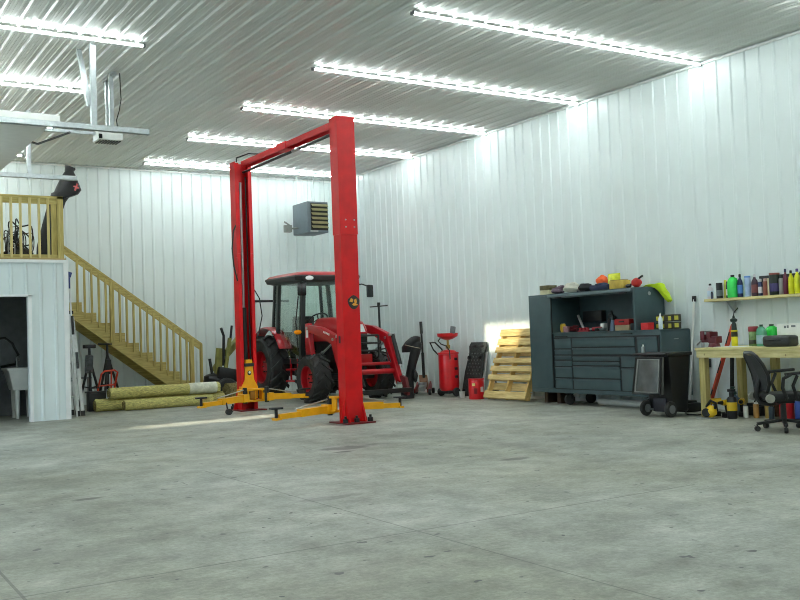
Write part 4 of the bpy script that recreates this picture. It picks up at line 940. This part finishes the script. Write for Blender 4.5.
solo('socket_rail', MB().box(10.17, 10.21, 10.74, 10.98, ZH, ZH + .02).box(10.172, 10.208, 10.76, 10.80, ZH + .02, ZH + .06, .006).box(10.172, 10.208, 10.83, 10.87, ZH + .02, ZH + .06, .006).box(10.172, 10.208, 10.90, 10.95, ZH + .02, ZH + .065, .006), dr, 'maroon socket rail at the front edge of the hutch', 'socket rail', GH)
solo('lubricant_can', MB().lathe([(.03, 0), (.032, .01), (.032, .15), (.02, .17), (.02, .2), (.01, .205)], (10.45, 10.57, ZH), seg=14), black, 'slim black can at the back of the hutch beside the grinder', 'can', GH)
solo('steel_bowl', MB().lathe([(.02, 0), (.05, .01), (.065, .05), (.06, .05), (.045, .015)], (10.2, 10.46, ZH), seg=18), steel, 'small steel bowl in front of the grinder in the hutch', 'bowl', GH)
solo('air_hose', MB().tube([(10.30 + .09 * math.cos(a), 11.22 + .07 * math.sin(a), ZH + .016 + .006 * a) for a in [i * .5 for i in range(28)]], .012, 6), pl('hose_maroon', (110, 30, 40)), 'coiled maroon hose behind the pinkish tub in the hutch', 'hose', GH)

# --- on the low right end of the chest
G2 = 'packages on the low right end of the tool chest'
solo('red_carton', MB().box(10.16, 10.28, 9.52, 9.66, ZH, ZH + .10, .004), pl('bright_red', (226, 48, 52)), 'small bright red box on the right worktop of the tool chest', 'box', G2)
for i, z in enumerate((ZH, ZH + .105)):
    t = thing('yellow_pack', ('lower of two yellow and black packages stacked on the chest end', 'upper of two yellow and black packages stacked on the chest end')[i], 'package', (10.47, 9.43, z), G2)
    MB().box(10.40, 10.56, 9.27, 9.60 - i * .02, z, z + .10, .006).build('box', pl('pack_dark', (50, 48, 34), .4), t)
    for y in (9.31, 9.44, 9.53): MB().box(10.397, 10.40, y, y + .055, z + .015, z + .075).build('print', pl('pack_yellow', (206, 200, 70)), t)
    MB().box(10.42, 10.5, 9.266, 9.27, z + .02, z + .08).build('print', pl('pack_yellow', (206, 200, 70)), t)
t = thing('spray_bottle', 'white bottle with tapered nozzle on the right end of the chest', 'bottle', (10.25, 9.36, ZH), G2)
MB().lathe([(.026, 0), (.03, .01), (.03, .15), (.016, .175)], (10.25, 9.37, ZH), seg=16).build('bottle', pl('pale_blue_white', (206, 218, 226)), t); MB().lathe([(.016, .175), (.012, .2), (.004, .225)], (10.25, 9.37, ZH), seg=12).build('nozzle', cream, t)

# ================================================================ WHEELED BIN
t = thing('wheeled_bin', 'black wheeled trash bin with its grey lid hanging open', 'bin', (9.65, 8.8, 0))
bx0, bx1, by0, by1 = 9.46, 9.86, 8.54, 9.02
MB().hexa([(bx0 + .10, by0 + .05, .06), (bx1 - .02, by0 + .05, .06), (bx1 - .02, by1 - .05, .06), (bx0 + .10, by1 - .05, .06), (bx0, by0, .80), (bx1, by0, .80), (bx1, by1, .80), (bx0, by1, .80)], .025).build('bin_body', black, t)
MB().box(bx0 - .05, bx1 + .02, by0 - .025, by1 + .025, .79, .835, .012).build('rim', black, t)
MB().cyl((bx0 - .08, by0 - .02, .815), (bx0 - .08, by1 + .06, .815), .016, seg=10).bar((bx0 - .08, by0 + .05, .815), (bx0, by0 + .05, .80), .03, .03).bar((bx0 - .08, by1 - .05, .815), (bx0, by1 - .05, .80), .03, .03).build('handle', black, t)
lx = bx0 - .055
lid = MB().hexa([(lx - .10, by0 + .0, .30), (lx - .06, by0, .30), (lx - .06, by1 + .02, .30), (lx - .10, by1 + .02, .30), (lx - .04, by0 + .02, .785), (lx - .0, by0 + .02, .785), (lx, by1, .785), (lx - .04, by1, .785)], .015).build('lid', mat('lid_grey', (92, 95, 94), .16, var=.5, scale=4), t)
s = MB(); P4 = lambda f, y: (lx - .11 + .063 * f, y, .33 + .42 * f)
s.tube([P4(0, by0 + .05), P4(0, by1 - .03), P4(1, by1 - .05), P4(1, by0 + .07)], .012, 6, True); s.build('lid_rib', pl('rib_pale', (150, 152, 150), .25), lid)
s = MB(); s.tube([P4(-.06, by0 + .012), P4(-.06, by1 + .008), P4(1.05, by1 - .012), P4(1.05, by0 + .032)], .015, 6, True); s.build('lid_edge', black, lid)
MB().cyl((bx0 + .07, by0 + .03, .09), (bx0 + .07, by1 - .03, .09), .012, seg=8).build('axle', steel, t)
MB().box(bx0 + .05, bx0 + .2, by0 + .13, by1 - .13, .06, .24, .02).build('axle_housing', pl('housing_dark', (40, 40, 50)), t)
for y in (by0 + .03, by1 - .03):
    w_ = MB().lathe([(.02, -.028), (.09, -.028), (.103, -.012), (.103, .012), (.09, .028), (.02, .028)], (bx0 + .03, y, .104), (0, 1, 0), 22).build('wheel', rubber, t)
    MB().cyl((bx0 + .03, y - .032, .104), (bx0 + .03, y + .032, .104), .055, seg=16).build('hub', grey, w_)
t = thing('spray_can', 'small silver can standing on the rim corner of the bin', 'can', (9.46, 8.98, .836))
MB().lathe([(.024, 0), (.025, .075), (.012, .085)], (9.47, 8.98, .836), seg=14).build('body', steel, t); MB().lathe([(.012, .085), (.012, .105), (.004, .11)], (9.47, 8.98, .836), seg=10).build('cap', cream, t)

# poles and box between chest and bench
t = thing('squeegee_pole', 'long white pole with black tip leaning on the wall beside the chest', 'pole', (10.62, 9.12, 0))
MB().cyl((10.56, 9.20, 0), (10.755, 9.19, 1.54), .016, seg=10).build('pole', cream, t); MB().obox((10.757, 9.19, 1.55), (.03, .06, .08), (0, .1, 0), .006).build('tip', black, t)
MB().cyl((10.57, 9.199, .08), (10.655, 9.195, .75), .021, seg=10).build('sleeve', alu, t)
solo('grey_tube', MB().cyl((10.68, 9.08, 0), (10.745, 9.06, .95), .028, seg=12).cyl((10.66, 9.02, 0), (10.74, 9.02, .8), .022, seg=12).box(10.64, 10.72, 9.0, 9.1, .0, .05, .01), galv, 'grey metal tubes leaning on the wall between the chest and bench', 'tube')
solo('black_case', MB().box(10.15, 10.42, 8.86, 9.16, 0, .12, .015).box(10.2, 10.38, 8.9, 9.12, .12, .15, .01), black, 'low black box on the floor behind the bin', 'case')
solo('cord', MB().tube([(10.13, 8.84, .06), (10.0, 8.78, .012), (9.85, 8.62, .012), (9.86, 8.46, .012), (9.98, 8.40, .012), (10.25, 8.40, .012), (10.45, 8.35, .012)], .010, 6), black, 'black cord on the floor running under the workbench', 'cord')
solo('wall_outlet', MB().box(R - .05, R - .02, 8.96, 9.06, .58, .70, .006).box(R - .056, R - .05, 8.985, 9.035, .60, .64, .003).box(R - .056, R - .05, 8.985, 9.035, .65, .69, .003), black, 'dark electrical outlet on the right wall behind the workbench', 'outlet')

# ================================================================ WORKBENCH
t = thing('workbench', 'pale lumber workbench with square legs along the right wall', 'workbench', (10.2, 7.0, 0))
BX0, BX1, BY0, BY1, BZ = 9.73, 10.65, 5.5, 8.34, .885
for k in range(5):
    w_ = (BX1 - BX0) / 5; MB().box(BX0 + k * w_ + .001, BX0 + (k + 1) * w_ - .001, BY0, BY1, BZ - .036, BZ, .003).build('top_board', pale_wood, t)
MB().box(BX0 + .012, BX0 + .05, BY0 + .02, BY1 - .01, BZ - .126, BZ - .037, .003).build('apron', pale_wood, t)
MB().box(BX1 - .05, BX1 - .012, BY0 + .02, BY1 - .01, BZ - .126, BZ - .037, .003).build('apron', pale_wood, t)
MB().box(BX0 + .05, BX1 - .05, BY1 - .05, BY1 - .012, BZ - .126, BZ - .037, .003).build('apron', pale_wood, t)
lgm = wood_mat('bench_leg_wood', (168, 152, 88), (206, 190, 128), (14, 14, 1.2))
for x, y in ((BX0 + .052, BY1 - .10), (BX1 - .14, BY1 - .10), (BX1 - .14, 7.72), (BX0 + .052, BY0 + .05), (BX1 - .14, BY0 + .05)):
    MB().box(x, x + .088, y, y + .088, 0, BZ - .038, .004).build('leg', lgm, t)
kn = pl('knot_brown', (110, 78, 44), .8)
for y, z in ((8.2, .80), (7.55, .82), (7.02, .79), (6.8, .81)): MB().cyl((BX0 + .0125, y, z), (BX0 + .011, y + .004, z), .013, seg=10).build('knot', kn, t)
# on the bench
t = thing('bench_vise', 'dark red bench vise bolted at the left end of the workbench', 'vise', (10.0, 8.27, BZ))
vr = mat('vise_red', (92, 22, 34), .4, var=.2)
zz = BZ + .001
s = MB(); s.cyl((10.0, 8.25, zz), (10.0, 8.25, zz + .05), .08, .065, 18); s.box(9.94, 10.06, 8.17, 8.30, zz + .05, zz + .14, .012); s.box(9.92, 10.08, 8.25, 8.31, zz + .12, zz + .20, .01); s.build('fixed_jaw', vr, t)
s = MB(); s.box(9.95, 10.05, 8.30, 8.42, zz + .06, zz + .12, .01); s.box(9.92, 10.08, 8.34, 8.41, zz + .09, zz + .21, .01); s.build('moving_jaw', vr, t)
s = MB(); s.cyl((10.0, 8.41, zz + .09), (10.0, 8.46, zz + .09), .02, seg=10); s.cyl((9.90, 8.45, zz + .03), (10.10, 8.45, zz + .15), .009, seg=8); s.build('screw_handle', steel, t)
s = MB(); s.box(9.92, 10.08, 8.31, 8.317, zz + .165, zz + .20); s.box(9.92, 10.08, 8.333, 8.34, zz + .165, zz + .205); s.build('jaw_plate', steel, t)
solo('paper_sheet', MB().obox((10.05, 7.98, BZ + .003), (.30, .42, .004), (0, 0, .25)), cream, 'white sheet of paper lying on the workbench under the oil pump', 'paper')
t = thing('oil_pump', 'yellow and black hand oil pump with thin spout on the workbench', 'pump', (10.15, 8.02, BZ + .006))
q = (10.15, 8.05, BZ + .006)
MB().lathe([(.038, 0), (.04, .01), (.04, .12)], q, seg=18).build('reservoir', pl('pump_yellow', (226, 214, 30)), t); MB().lathe([(.04, .12), (.04, .18), (.042, .185)], q, seg=18).build('band', pl('olive_black', (52, 52, 28)), t)
MB().lathe([(.042, .185), (.042, .205)], q, seg=18).build('ring', pl('pump_yellow', (226, 214, 30)), t); MB().lathe([(.035, .205), (.03, .28), (.02, .30), (.045, .32), (.045, .345), (.018, .36), (.012, .39)], q, seg=16).build('pump_head', pl('dark_green', (20, 40, 36)), t)
MB().tube([(q[0], q[1], q[2] + .385), (q[0], q[1] - .01, q[2] + .43), (q[0] + .02, q[1] - .06, q[2] + .49)], .007, 6).build('spout', black, t)
t = thing('spirit_level', 'long orange-red spirit level standing behind the workbench', 'level', (10.7, 8.75, 0))
MB().bar((10.69, 8.97, .01), (10.755, 8.54, 1.17), .03, .065, (1, 0, 0), .004).build('beam', pl('level_orange', (206, 72, 40)), t)
for f in (.16, .5, .84):
    c = V(10.69, 8.97, .01).lerp(V(10.755, 8.54, 1.17), f); MB().bar(c - V(.018, -.045, .12) * .7 - V(.012, 0, 0), c + V(-.006, -.03, .085) - V(.012, 0, 0), .018, .03, (1, 0, 0)).build('vial_window', black, t)
def jug(name, label, cat, x, y, z, sx, sy, h, mbody, mcap, mlabel=None, rz=0, group=None, handle=True):
    t = thing(name, label, cat, (0, 0, 0), group)
    def rr(zz, k): return [(sx * k * math.copysign(abs(math.cos(a)) ** .6, math.cos(a)), sy * k * math.copysign(abs(math.sin(a)) ** .6, math.sin(a)), zz) for a in [2 * PI * i / 20 for i in range(20)]]
    MB().loft([rr(0, .93), rr(.012, 1), rr(h * .62, 1), rr(h * .78, .86), rr(h * .88, .5), rr(h * .91, .3)]).build('body', mbody, t, 50)
    MB().cyl((0, 0, h * .905), (0, 0, h), min(sx, sy) * .42, seg=14).build('cap', mcap, t)
    if mlabel: MB().loft([rr(h * .12, 1.012), rr(h * .52, 1.012)]).build('label', mlabel, t)
    if handle: MB().tube([(0, -sy * .9, h * .68), (0, -sy * .95, h * .82), (0, -sy * .3, h * .88)], min(sx, sy) * .2, 8).build('handle', mbody, t)
    t.location = (x, y, z); t.rotation_euler = (0, 0, rz); return t
t = thing('jar', 'clear green-labelled jar with red lid on the workbench', 'jar', (10.2, 7.81, BZ))
q = (10.2, 7.80, BZ + .001)
MB().lathe([(.055, 0), (.058, .01), (.058, .17), (.05, .19)], q, seg=20).build('body', pl('jar_olive', (112, 140, 84), .2, var=.4, scale=20), t); MB().lathe([(.06, .185), (.062, .19), (.062, .24), (.055, .25)], q, seg=20).build('lid', pl('lid_red', (120, 22, 30)), t)
MB().lathe([(.0585, .03), (.0595, .04), (.0595, .07), (.0585, .08)], q, seg=20).build('label', pl('pack_dark', (50, 48, 34)), t)
jug('cleaner_bottle', 'blue-green bottle with yellow label between jar and green jug', 'bottle', 10.12, 7.62, BZ + .001, .05, .06, .27, pl('teal_clear', (90, 160, 130), .2), pl('cap_green', (30, 60, 40)), pl('label_yb', (150, 180, 190), .4, var=.3), 0, None, False)
jug('antifreeze_jug', 'bright green jug with handle beside the white box on the workbench', 'jug', 10.3, 7.605, BZ + .001, .07, .078, .27, pl('jug_green', (40, 190, 70), .25), pl('cap_green', (30, 60, 40)), None, 0)
t = thing('white_carton', 'white carton with dark print at the right end of the workbench', 'box', (10.35, 7.2, BZ))
MB().box(10.28, 10.58, 7.06, 7.515, BZ + .001, BZ + .27, .004).build('carton', cream, t)
s = MB(); s.box(10.278, 10.28, 7.38, 7.41, BZ + .215, BZ + .245); s.box(10.278, 10.28, 7.345, 7.37, BZ + .215, BZ + .25); s.box(10.278, 10.28, 7.25, 7.31, BZ + .225, BZ + .25); s.build('print', grey, t)
t = thing('zip_case', 'rounded dark grey case lying on the front edge of the workbench', 'case', (9.9, 7.2, BZ))
MB().box(9.78, 9.98, 6.99, 7.37, BZ + .001, BZ + .135, .05, 4).build('case', mat('case_grey', (44, 46, 45), .55), t); MB().tube([(9.782, 7.30, BZ + .08), (9.765, 7.26, BZ + .085), (9.765, 7.14, BZ + .085), (9.782, 7.10, BZ + .08)], .009, 6).build('handle', black, t)
MB().box(9.777, 9.983, 7.03, 7.33, BZ + .066, BZ + .072).build('zip', dark_metal, t)

# ================================================================ SHELF AND BOTTLES
t = thing('wall_shelf', 'pale lumber shelf on the right wall holding bottles and spray cans', 'shelf', (10.66, 7.2, 1.49))
MB().box(10.57, 10.78, 5.6, 8.86, 1.49, 1.528, .003).build('board', pale_wood, t)
for y in (8.5, 7.3, 6.1): MB().prism([(10.78, y, 1.49), (10.62, y, 1.49), (10.78, y, 1.32)], (0, .035, 0)).build('bracket', galv, t)
SZ = 1.5285; GB = 'bottles and spray cans on the wall shelf'
def bottle(label, y, r, h, mbody, mcap, shape='can', mlabel=None, x=10.66, name='spray_can', cat='can'):
    t = thing(name, label, cat, (x, y, SZ), GB); q = (x, y, SZ)
    if shape == 'can':
        MB().lathe([(r * .94, 0), (r, .008), (r, h * .78), (r * .8, h * .83)], q, seg=18).build('body', mbody, t); MB().lathe([(r * .78, h * .825), (r * .78, h * .97), (r * .6, h)], q, seg=16).build('cap', mcap, t)
    elif shape == 'bottle':
        MB().lathe([(r * .9, 0), (r, .012), (r, h * .60), (r * .85, h * .70), (r * .4, h * .82), (r * .36, h * .88)], q, seg=18).build('body', mbody, t, 50); MB().lathe([(r * .44, h * .87), (r * .44, h * .98), (r * .3, h)], q, seg=14).build('cap', mcap, t)
    else:
        MB().lathe([(r * .96, 0), (r, .006), (r, h * .9), (r * .96, h * .93)], q, seg=20).build('body', mbody, t); MB().lathe([(r * .98, h * .92), (r * 1.0, h * .94), (r * 1.0, h)], q, seg=20).build('cap', mcap, t)
    if mlabel: MB().lathe([(r * 1.002, h * .16), (r * 1.012, h * .17), (r * 1.012, h * .52), (r * 1.002, h * .53)], q, seg=18).build('label', mlabel, t)
B_ = pl
dk = B_('bottle_black', (24, 25, 30)); dkcap = B_('cap_black2', (16, 17, 20))
bottle('white bottle with black cap at the left end of the shelf', 8.82, .042, .215, B_('white_warm', (216, 210, 214)), dkcap, 'bottle', B_('pale_blue_label', (196, 212, 226)), name='bottle', cat='bottle')
bottle('tiny dark navy bottle on the shelf beside the white bottle', 8.745, .016, .10, B_('navy_dark', (34, 38, 66)), dkcap, 'can', x=10.60, name='bottle', cat='bottle')
bottle('black can with wide black cap third from the shelf left end', 8.665, .043, .215, dk, dkcap, 'tub', B_('grey_label', (110, 120, 124)))
bottle('yellow-topped spray can behind the black can on the shelf', 8.61, .024, .25, B_('yellow_green', (208, 204, 70)), B_('yellow_green', (208, 204, 70)), 'can', x=10.72)
bottle('slim black and white can on the shelf beside the green jug', 8.525, .026, .225, dk, dkcap, 'can', B_('white_warm', (216, 210, 214)))
jug('washer_jug', 'bright green jug with pale top and black cap on the shelf', 'jug', 10.64, 8.425, SZ, .07, .062, .305, B_('green_bright', (64, 214, 96), .25), dkcap, None, 0, GB)
bottle('dark blue bottle with pale blue label beside the green jug on the shelf', 8.325, .036, .31, B_('blue_dark', (24, 32, 78)), dkcap, 'bottle', B_('blue_label', (90, 140, 210)), name='bottle', cat='bottle')
bottle('pale blue spray can with blue cap on the shelf', 8.205, .040, .275, B_('pale_blue', (170, 192, 226)), B_('sky_blue', (104, 146, 214)), 'tub')
bottle('dark purple bottle with white collar on the shelf', 8.095, .043, .29, B_('purple_dark', (58, 34, 52)), B_('collar', (206, 204, 206)), 'bottle', B_('rust_label', (128, 70, 70)), name='bottle', cat='bottle')
bottle('navy spray can with grey-white cap on the shelf', 8.01, .028, .225, B_('navy2', (36, 46, 90)), B_('collar', (206, 204, 206)), 'can', B_('white_warm', (216, 210, 214)))
bottle('brown-red spray can on the shelf', 7.93, .032, .225, B_('brown_red', (136, 74, 58)), B_('pinkish', (196, 160, 150)), 'can')
bottle('slim cream tube on the shelf beside the large black can', 7.88, .017, .225, B_('cream2', (222, 214, 176)), B_('cream2', (222, 214, 176)), 'tub')
bottle('large black can with reddish lid and purple label on the shelf', 7.79, .066, .285, B_('black_green', (24, 36, 22)), B_('lid_brown', (140, 70, 60)), 'tub', B_('purple_label', (66, 56, 110)))
bottle('grey can behind the maroon bottle on the shelf', 7.69, .034, .255, B_('grey_can', (150, 148, 144)), dkcap, 'can')
bottle('tall maroon bottle with navy cap on the shelf', 7.615, .030, .325, B_('maroon', (96, 28, 54)), B_('navy_cap', (32, 36, 80)), 'bottle', x=10.64, name='bottle', cat='bottle')
bottle('yellow bottle with black cap beside the maroon bottle on the shelf', 7.535, .035, .30, B_('yellow_bottle', (222, 222, 30)), dkcap, 'bottle', x=10.64, name='bottle', cat='bottle')
bottle('yellow bottle with purple nozzle nearest the right edge of the picture', 7.445, .038, .315, B_('yellow_bottle', (222, 222, 30)), B_('purple_cap', (70, 50, 120)), 'bottle', x=10.64, name='bottle', cat='bottle')
bottle('dark olive bottle cut by the right edge of the picture', 7.355, .035, .27, B_('olive_dark', (60, 66, 24)), dkcap, 'tub', x=10.62)
solo('tray', MB().box(10.736, 10.777, 7.50, 8.08, SZ, SZ + .265, .006), B_('charcoal', (40, 44, 44)), 'flat charcoal tray standing behind the bottles on the shelf', 'tray', GB)

# ================================================================ THINGS UNDER THE BENCH
GU = 'tools and cans on the floor under the workbench'
for i, (y, r_) in enumerate(((8.56, .027), (8.43, .034))):
    solo('iron_pipe', MB().cyl((10.695, y + .02, 0), (10.73, y, .85), r_, seg=12), black, ('thinner black pipe standing behind the workbench', 'thicker black pipe standing behind the workbench')[i], 'pipe')
def power_drill(x, y, rz, label, body=yellow):
    t = thing('cordless_drill', label, 'drill', (0, 0, 0), GU)
    MB().box(-.06, .06, -.04, .04, 0, .06, .01).build('battery', black, t)
    MB().obox((0, 0, .11), (.045, .04, .12), (0, .15, 0), .012).build('grip', black, t)
    MB().cyl((-.07, 0, .19), (.07, 0, .19), .04, .035, 14).build('motor_housing', body, t)
    MB().cyl((.07, 0, .19), (.13, 0, .19), .028, .016, 12).build('chuck', black, t)
    t.location = (x, y, 0); t.rotation_euler = (0, 0, rz); return t
yl = B_('tool_yellow', (232, 190, 36))
power_drill(9.98, 8.26, 2.4, 'yellow and black drill on the floor beside the left bench leg', yl)
power_drill(9.88, 8.0, 2.9, 'yellow and black drill in front of the blue gas cylinder', yl)
power_drill(10.10, 7.95, -2.6, 'yellow and black drill behind the upright sprayer canister', yl)
t = thing('circular_saw', 'yellow and black saw lying in front of the left bench leg', 'saw', (9.72, 8.12, 0), GU)
MB().ell((9.72, 8.12, .082), (.06, .08, .075), 14, lump=.06).build('motor_housing', yl, t); MB().lathe([(.02, -.01), (.055, -.01), (.055, .01), (.02, .01)], (9.665, 8.15, .07), (.9, .3, 0), 22).build('blade_guard', black, t); MB().box(9.58, 9.70, 8.02, 8.24, .0, .012).build('base_shoe', steel, t)
MB().tube([(9.72, 8.06, .12), (9.72, 8.04, .19), (9.72, 8.12, .22), (9.72, 8.19, .14)], .016, 8).build('handle', black, t)
t = thing('gas_cylinder', 'blue gas cylinder with green valve under the workbench', 'gas cylinder', (10.15, 8.2, 0), GU)
q = (10.22, 8.17, 0)
MB().lathe([(.08, 0), (.105, .02), (.108, .14), (.085, .21), (.04, .25), (.03, .26)], q, seg=22).build('cylinder', B_('cyl_blue', (92, 116, 146)), t, 50); MB().lathe([(.03, .26), (.045, .265), (.045, .30), (.015, .31), (.012, .35), (.03, .352), (.03, .365)], q, seg=14).build('valve', B_('valve_green', (30, 66, 60)), t)
t = thing('sprayer_canister', 'upright black canister with yellow panels under the workbench', 'canister', (9.80, 7.82, 0), GU)
q = (9.80, 7.86, 0)
MB().lathe([(.055, 0), (.06, .01), (.06, .24), (.045, .27)], q, seg=20).build('body', dk, t); MB().lathe([(.0605, .10), (.062, .105), (.062, .20), (.0605, .205)], q, seg=20).build('label', B_('label_gold', (214, 176, 36)), t); MB().lathe([(.03, .27), (.03, .33), (.05, .335), (.05, .365), (.02, .37)], q, seg=16).build('cap', dkcap, t)
def can(x, y, r, h, mb_, mc, label, name='can', cat='can'):
    t = thing(name, label, cat, (x, y, 0), GU)
    MB().lathe([(r * .95, 0), (r, .008), (r, h * .86), (r * .9, h * .9)], (x, y, 0), seg=20).build('body', mb_, t); MB().lathe([(r * .7, h * .895), (r * .7, h)], (x, y, 0), seg=16).build('cap', mc, t)
can(10.05, 7.70, .035, .19, B_('tan_can', (176, 130, 70)), cream, 'tan can with white top under the bench beside the middle leg')
can(10.12, 7.56, .055, .21, B_('gold_can', (170, 140, 70)), B_('gold_can2', (120, 96, 50)), 'gold can under the bench behind the chair back')
can(10.0, 7.44, .035, .17, B_('dark_teal', (40, 60, 70)), dkcap, 'dark teal can under the chair seat')
can(10.02, 7.24, .085, .26, B_('red_can', (190, 24, 34)), B_('red_can2', (150, 16, 26)), 'red canister on the floor behind the chair')
can(10.02, 7.06, .06, .26, B_('blue_can', (36, 70, 150)), dkcap, 'blue canister at the right edge of the picture behind the chair')
can(9.98, 7.80, .03, .16, cream, grey, 'white bottle under the bench behind the drills', 'bottle', 'bottle')
solo('tool_box', MB().box(10.25, 10.45, 7.78, 7.98, 0, .12, .01).box(10.24, 10.46, 7.77, 7.99, .12, .16, .01).tube([(10.35, 7.81, .16), (10.35, 7.83, .20), (10.35, 7.93, .20), (10.35, 7.95, .16)], .01), black, 'small black tool box under the bench beside the middle leg', 'tool box', GU)
solo('bottle', MB().lathe([(.045, 0), (.05, .01), (.05, .15), (.02, .19), (.02, .22)], (10.35, 7.62, 0), seg=16), B_('bottle_brown', (90, 60, 40)), 'brown bottle at the back under the bench', 'bottle', GU)
solo('pry_bar', MB().bar((10.62, 6.95, .62), (10.62, 6.80, .58), .05, .02).bar((10.62, 6.80, .58), (10.62, 6.5, .40), .05, .02).bar((10.62, 6.5, .40), (10.6, 6.4, 0), .05, .02), B_('bar_tan', (150, 110, 60)), 'tan bar leaning behind the chair arm at the right edge', 'bar')

# ================================================================ OFFICE CHAIR
t = thing('office_chair', 'black mesh-back office chair pulled up to the workbench', 'chair', (0, 0, 0))
cf = mat('chair_fabric', (30, 31, 32), .8, var=.25, scale=40)
MB().box(-.24, .26, -.24, .24, .335, .415, .035, 3).build('seat', cf, t)
sec_ = []
for x, z, w_ in ((-.23, .44, .17), (-.225, .52, .20), (-.245, .62, .215), (-.29, .73, .20), (-.345, .83, .16)):
    sec_.append([(x + .02 * (abs(q) / w_), q, z) for q in [w_ * i / 6 for i in range(-6, 7)]] + [(x - .018 + .02 * (abs(q) / w_), q, z) for q in [w_ * i / 6 for i in range(6, -7, -1)]])
MB().loft(sec_).build('backrest', mat('chair_mesh', (40, 42, 44), .7, var=.4, scale=90), t, 60)
fr = []
edge = [(-.225, .44, .17), (-.22, .52, .205), (-.235, .62, .22), (-.28, .73, .205), (-.33, .82, .165), (-.35, .855, .10)]
pts = [(x, w_, z) for x, z, w_ in edge] + [(x, -w_, z) for x, z, w_ in edge[::-1]]
MB().tube(pts, .020, 8, True).build('back_frame', black, t)
MB().tube([(-.235, 0, .60), (-.27, 0, .48), (-.285, 0, .38), (-.24, 0, .31), (-.15, 0, .30), (0, 0, .315)], [.028, .03, .03, .03, .03, .03], 10).build('back_support', black, t)
for d in (-1, 1):
    a = MB().tube([(-.06, d * .26, .36), (-.11, d * .285, .48), (-.10, d * .29, .58), (-.02, d * .29, .62)], .020, 8).tube([(.05, d * .26, .36), (.0, d * .285, .50), (.05, d * .29, .61)], .018, 8).build('armrest_post', black, t)
    MB().obox((.09, d * .29, .635), (.34, .06, .032), (0, -.06, 0), .012).build('armrest_pad', black, t)
    MB().cyl((-.235, d * .235, .37), (-.235, d * .275, .37), .045, seg=18).build('pivot_knob', pl('knob_grey', (150, 150, 140)), t)
MB().cyl((0, 0, .10), (0, 0, .335), .035, .028, 14).build('gas_lift', black, t)
MB().box(-.10, .10, -.08, .08, .30, .336, .01).build('tilt_mechanism', black, t)
for k in range(5):
    a = 2 * PI * k / 5 + PI
    c, s_n = math.cos(a), math.sin(a)
    MB().bar((.03 * c, .03 * s_n, .115), (.29 * c, .29 * s_n, .085), .045, .03, bv=.006).build('base_leg', black, t)
    MB().lathe([(.01, -.02), (.028, -.02), (.032, 0), (.028, .02), (.01, .02)], (.29 * c, .29 * s_n, .033), (-s_n, c, 0), 14).cyl((.29 * c, .29 * s_n, .03), (.29 * c, .29 * s_n, .08), .01, seg=8).build('caster', black, t)
t.location = (9.03, 6.57, 0); t.rotation_euler = (0, 0, -math.radians(32))
# ================================================================ CAMERA, LIGHT
sc = bpy.context.scene
cd = bpy.data.cameras.new('camera'); cam = bpy.data.objects.new('camera', cd); C.objects.link(cam)
cd.sensor_width = 36; cd.lens = 36 * 952.03 / 800; cd.clip_end = 500; cd.clip_start = .02
yaw, pit, rol = .564197, .0371461, -.035563
fw = V(math.sin(yaw) * math.cos(pit), math.cos(yaw) * math.cos(pit), math.sin(pit)); r0 = V(math.cos(yaw), -math.sin(yaw), 0); u0 = r0.cross(fw)
c_, s_ = math.cos(rol), math.sin(rol)
r1 = r0 * c_ + u0 * s_; u1 = u0 * c_ - r0 * s_
cam.matrix_world = Matrix(((r1.x, u1.x, -fw.x, 0), (r1.y, u1.y, -fw.y, 0), (r1.z, u1.z, -fw.z, 1.18), (0, 0, 0, 1)))
sc.camera = cam
w = bpy.data.worlds.new('sky'); sc.world = w; w.use_nodes = True
w.node_tree.nodes['Background'].inputs['Color'].default_value = (.66, .83, 1, 1); w.node_tree.nodes['Background'].inputs['Strength'].default_value = SKY
sd = bpy.data.lights.new('sun', 'SUN'); so = bpy.data.objects.new('sun', sd); C.objects.link(so)
sd.energy = SUN; sd.color = (1, .90, .72); sd.angle = math.radians(.5)
th, ph = math.radians(8), math.radians(5)
so.rotation_euler = V(math.cos(th) * math.cos(ph), math.cos(th) * math.sin(ph), -math.sin(th)).to_track_quat('-Z', 'Y').to_euler()
so.location = (-20, 12, 5)
sc.view_settings.view_transform = 'Standard'; sc.view_settings.look = 'None'; sc.view_settings.gamma = 1; sc.view_settings.use_curve_mapping = False
sc.view_settings.exposure = EXPO
sc.cycles.max_bounces = 10; sc.cycles.diffuse_bounces = 6; sc.cycles.transparent_max_bounces = 16
sc.cycles.use_denoising = True
sc.cycles.filter_width = 1.0
